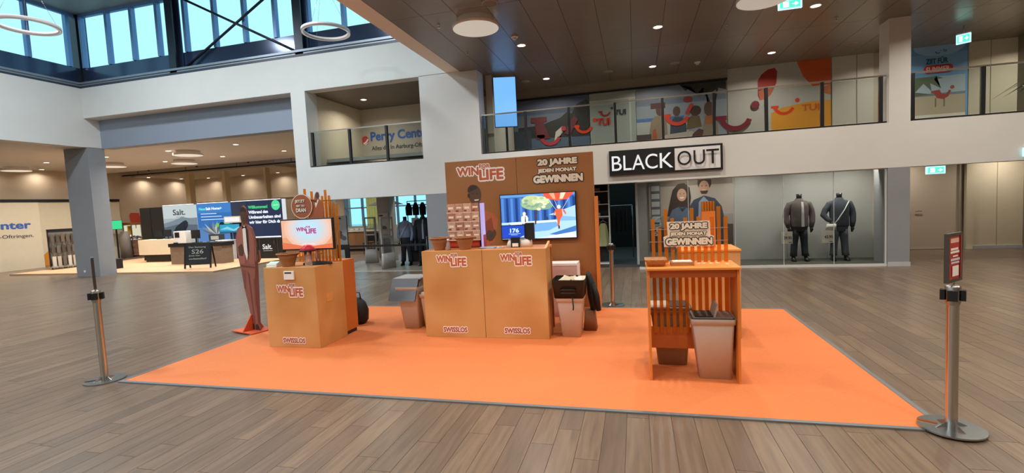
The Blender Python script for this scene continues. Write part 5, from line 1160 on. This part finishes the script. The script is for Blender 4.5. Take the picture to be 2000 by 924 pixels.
pcm = thing('desk_monitor', 'black monitor beside the white device on the display table', 'monitor', (-16.1, 14.5, PZ + .791))
B(-.12, .12, -.08, .08, 0, .015).build('foot', BLACK, pcm); B(-.02, .02, 0, .02, .015, .2).build('neck', BLACK, pcm); B(-.2, .2, -.02, .01, .16, .48).build('housing', BLACK, pcm)
for k in range(6):
    t = thing('phone', 'phone lying on the black display table, number from left: ' + ['first', 'second', 'third', 'fourth', 'fifth', 'sixth'][k], 'phone', (-15.8 + .17 * k, 14.42, PZ + .791))
    B(-.04, .04, -.06, .06, 0, .02).build('holder', STEEL, t); B(-.036, .036, -.05, .06, .02, .03).build('handset', em('#c8d8e4', .5) if k % 2 else DARK, t)
ww = thing('white_cabinet', 'white low cabinet before the dark backdrop panel', 'cabinet', (0, 15.55, PZ))
B(-16.3, -15.72, 0, .4, 0, .76).build('body', mat('#dfe2e2', .5), ww); B(-16.31, -15.71, -.01, .41, .76, .79).build('top', mat('#f0f2f2', .4), ww); B(-16.02, -16.0, -.006, 0, .02, .75).build('joint', mat('#9aa0a4', .5), ww)
tvs = thing('blue_display', 'glowing turquoise screen below a white light box at the backdrop', 'screen', (-15.85, 15.85, PZ))
B(-.03, .03, .02, .06, .8, 1.1).build('bracket', DARK, tvs); B(-.5, .5, -.02, .02, 1.05, 1.42).build('housing', DARK, tvs)
prints('display', [(em('#2aa0c8', .9), rect(-.48, .48, 1.07, 1.40)), (em('#7fd4e8', .9), [(-.48, 1.2), (-.1, 1.32), (.2, 1.2), (.48, 1.3), (.48, 1.22), (.2, 1.12), (-.1, 1.2)]), (em('#176a98', .9), rect(-.48, .48, 1.07, 1.13))], -.02, tvs)
B(-.2, .5, -.02, .02, 1.5, 1.68).build('light_box', em('#f2f4f4', .9), tvs); B(-.25, .55, -.01, .03, 1.46, 1.72).build('light_box_frame', CREAM, tvs)
bk2 = thing('black_block', 'small black block on the platform beside the grey column', 'block', (-18.75, 13.4, PZ))
B(-.22, .22, -.15, .15, 0, .36).build('block_body', BLACK, bk2, bevel=.01); B(-.2, .2, -.152, -.15, .05, .3).build('face_plate', DARK, bk2)
ab = thing('chalkboard', 'black A-frame chalkboard with handwriting at the phone stand', 'chalkboard', (-14.45, 12.98, PZ + .006), R_(14))
TL = lambda a: Matrix.Rotation(R_(a), 4, 'X')
fr = B(-.42, .42, -.02, 0, .12, .82).build('board', mat('#1a2026', .6), ab, Matrix.Translation((0, .0, 0)) @ TL(-8))
for x in (-.46, .42):
    B(x, x + .04, -.025, .015, 0, .86).build('front_leg', BLACK, ab, TL(-8)); B(x, x + .04, -.0, .03, 0, .86).build('rear_leg', BLACK, ab, Matrix.Translation((0, .26, 0)) @ TL(9))
CH = mat('#b9c0b8', .8)
for s_, a, b, z0, z1 in (('Das Samsung', -.3, .28, .68, .75), ('S26', -.2, .2, .5, .64), ('Jetzt hier', -.3, .1, .4, .46), ('vorbestellen!', -.3, .3, .3, .36)):
    text('handwriting', s_, a, b, z0, z1, -.02, [(.0, .002, CH)], fr, TL(-8))

# ============================================================ PASSAGE SHOP
def gate(loc, rz, label):
    t = thing('security_gate', label, 'security gate', loc, rz)
    f = mat('#a19c94', .4)
    MB().frustum((-.22, .22, -.06, .06), (-.2, .2, -.05, .05), 0, .45, r=.03).build('foot_housing', mat('#a9a6a2', .5), t)
    for x in (-.2, .15): B(x, x + .05, -.03, .03, .451, 1.5).build('side_bar', f, t)
    for z in (.9, 1.1, 1.45): B(-.149, .149, -.025, .025, z, z + .05).build('cross_bar', f, t)
    B(-.149, .149, -.006, .006, .452, .9).build('clear_panel', glass('#f4f4f2', .1), t)
gate((-8.4, 13.95, .0065), R_(8), 'grey security gate in the passage, the farther left one')
gate((-7.02, 12.55, .0065), R_(60), 'grey security gate in the passage, the nearer right one')
bn = thing('roller_banner', 'grey and black upright banner at the left of the passage', 'banner', (-8.35, 12.35, .0065))
B(-.17, .17, -.03, .03, .75, 1.6).build('upper_panel', mat('#83817f', .5), bn); B(-.18, .18, -.04, .04, 0, .75).build('lower_panel', DARK, bn)
prints('print', [(mat('#3c3a42', .6), ell(-.03, 1.0, .08, .07)), (mat('#4b454c', .6), ell(.06, .95, .08, .06)), (mat('#3c3a42', .6), ell(-.05, 1.12, .06, .05)), (DARK, rect(-.14, .0, 1.5, 1.55)), (mat('#8f9490', .5), rect(-.1, .06, .3, .6))], -.041, bn)
bl_ = thing('barrier_belt', 'black belt stretched across the passage between two posts', 'belt')
B(-8.9, -5.5, 11.9, 11.904, .70, .76).build('belt', BLACK, bl_)
for x in (-8.92, -5.47): 
    MB().lathe([(.03, .03), (.03, .95)], (x, 11.9, 0), 14, cap=True).build('post', DARK, bl_); MB().lathe([(.15, .0), (.15, .015), (.04, .03)], (x, 11.9, .001), 20, cap=True).build('post_foot', DARK, bl_)
mannequin((-6.78, 13.25, .0065), 'mannequin in a light blue denim shirt inside the passage shop', '#8496b2', '#262b34', 'blouse', None, bag='#a8a6a0', h=.93)
mannequin((-6.12, 13.1, .0065), 'mannequin in a dark navy coat inside the passage shop', '#1d2230', '#181a20', 'jacket', '#8d99ab', h=.98)
rr2 = thing('skirt_rack', 'rack of blue skirts and white bags behind the passage mannequins', 'rack', (-6.5, 14.0, 0))
for x in (-.55, .55): MB().tube([(x, 0, 0.006), (x, 0, 1.95)], .015, 6).build('upright', DARK, rr2)
for z in (1.0, 1.95): MB().tube([(-.55, 0, z), (.55, 0, z)], .012, 6).build('bar', DARK, rr2)
for k in range(7): MB().loft([(-.45 + .15 * k, 0, .38, .08, .1), (-.45 + .15 * k, 0, .7, .06, .08), (-.45 + .15 * k, 0, .97, .03, .06)], 10).build('skirt', mat(['#5b6f94', '#6f83a6', '#4a5a7c'][k % 3], .85), rr2)
for k in range(3): B(-.4 + .3 * k, -.2 + .3 * k, -.06, .06, 1.22, 1.42).build('white_bag', PAPER, rr2)
for k in range(5): MB().loft([(-.5 + .24 * k, 0, 1.5, .1, .1), (-.5 + .24 * k, 0, 1.75, .11, .11), (-.5 + .24 * k, 0, 1.9, .04, .04)], 10).build('dark_garment', mat('#17181c', .9), rr2)
B(-.6, .6, .12, .15, 0.006, 1.05).build('back_panel', mat('#232227', .8), rr2)
ck = thing('cafe_counter', 'brown cafe counter with white goods seen through the passage', 'counter', (0, 18.2, 0))
B(-12.6, -10.6, 0, .6, .12, .85).build('body', mat('#8a6038', .6), ck); B(-12.6, -10.6, .03, .57, 0, .12).build('plinth', DARK, ck); B(-12.7, -10.5, -.05, .65, .85, .89).build('top', mat('#c9c0ae', .5), ck)
B(-12.4, -10.7, .1, .5, .9, 1.15).build('glass_case', glass('#eef4f4', .15, opac=.1), ck)
for k in range(6): B(-12.3 + .26 * k, -12.12 + .26 * k, .15, .4, .9, .98).build('goods', PAPER, ck)
uv = thing('cafe_umbrella', 'dark flat cafe umbrella behind the grey passage column', 'umbrella', (-9.8, 17.6, 0))
MB().tube([(0, 0, 0), (0, 0, 2.2)], .025, 8).build('pole', DARK, uv); MB().lathe([(.75, 1.92), (.4, 2.05), (.02, 2.2)], n=8).build('canopy', mat('#3b3a38', .8), uv); MB().disc((0, 0, 0), .2, 0, .05, 16).build('foot', DARK, uv)
cu_ = thing('green_curtain', 'pale green curtain beside the bright cafe windows', 'curtain', (-12.05, 20.4, 0))
mb = MB(); n = 24; vs = []
for z in (.05, 4.12):
    for k in range(n): vs.append((-.35 + .7 * k / (n - 1), .05 * math.sin(k * 1.3), z))
mb.add(vs, [(k, k + 1, n + k + 1, n + k) for k in range(n - 1)], 0, True); mb.build('cloth', mat('#b5bd7a', .8), cu_)
B(-.4, .4, -.02, .02, 4.12, 4.19).build('rod', STEEL, cu_)
for k, (x, y) in enumerate(((-10.3, 17.0), (-9.6, 16.6), (-10.0, 18.6))):
    t = thing('cafe_chair', 'dark cafe chair in the passage background, ' + ['nearest the counter', 'nearest the column', 'at the back'][k], 'chair', (x, y, 0), R_(40 * k))
    B(-.2, .2, -.2, .2, .43, .46).build('seat', DARK, t); B(-.2, .2, .18, .21, .5, .85).build('backrest', DARK, t)
    for a in (-.18, .16):
        for b in (-.18, .18): B(a, a + .02, b, b + .02, 0, .5 if b > 0 else .43).build('leg', DARK, t)
cs = thing('column_poster', 'white and grey notice board on the passage column', 'notice', (-8.2, 14.47, .0065))
B(-.2, .2, 0, .025, .9, 1.6).build('upper_sheet', mat('#bdbab4', .5), cs); B(-.22, .22, -.005, .025, .1, .75).build('lower_sheet', mat('#7b7b7c', .5), cs)
prints('print', [(INKB, rect(-.15, .0, 1.5, 1.55)), (mat('#5d5a5a', .5), ell(.02, 1.1, .1, .08))], -.001, cs)
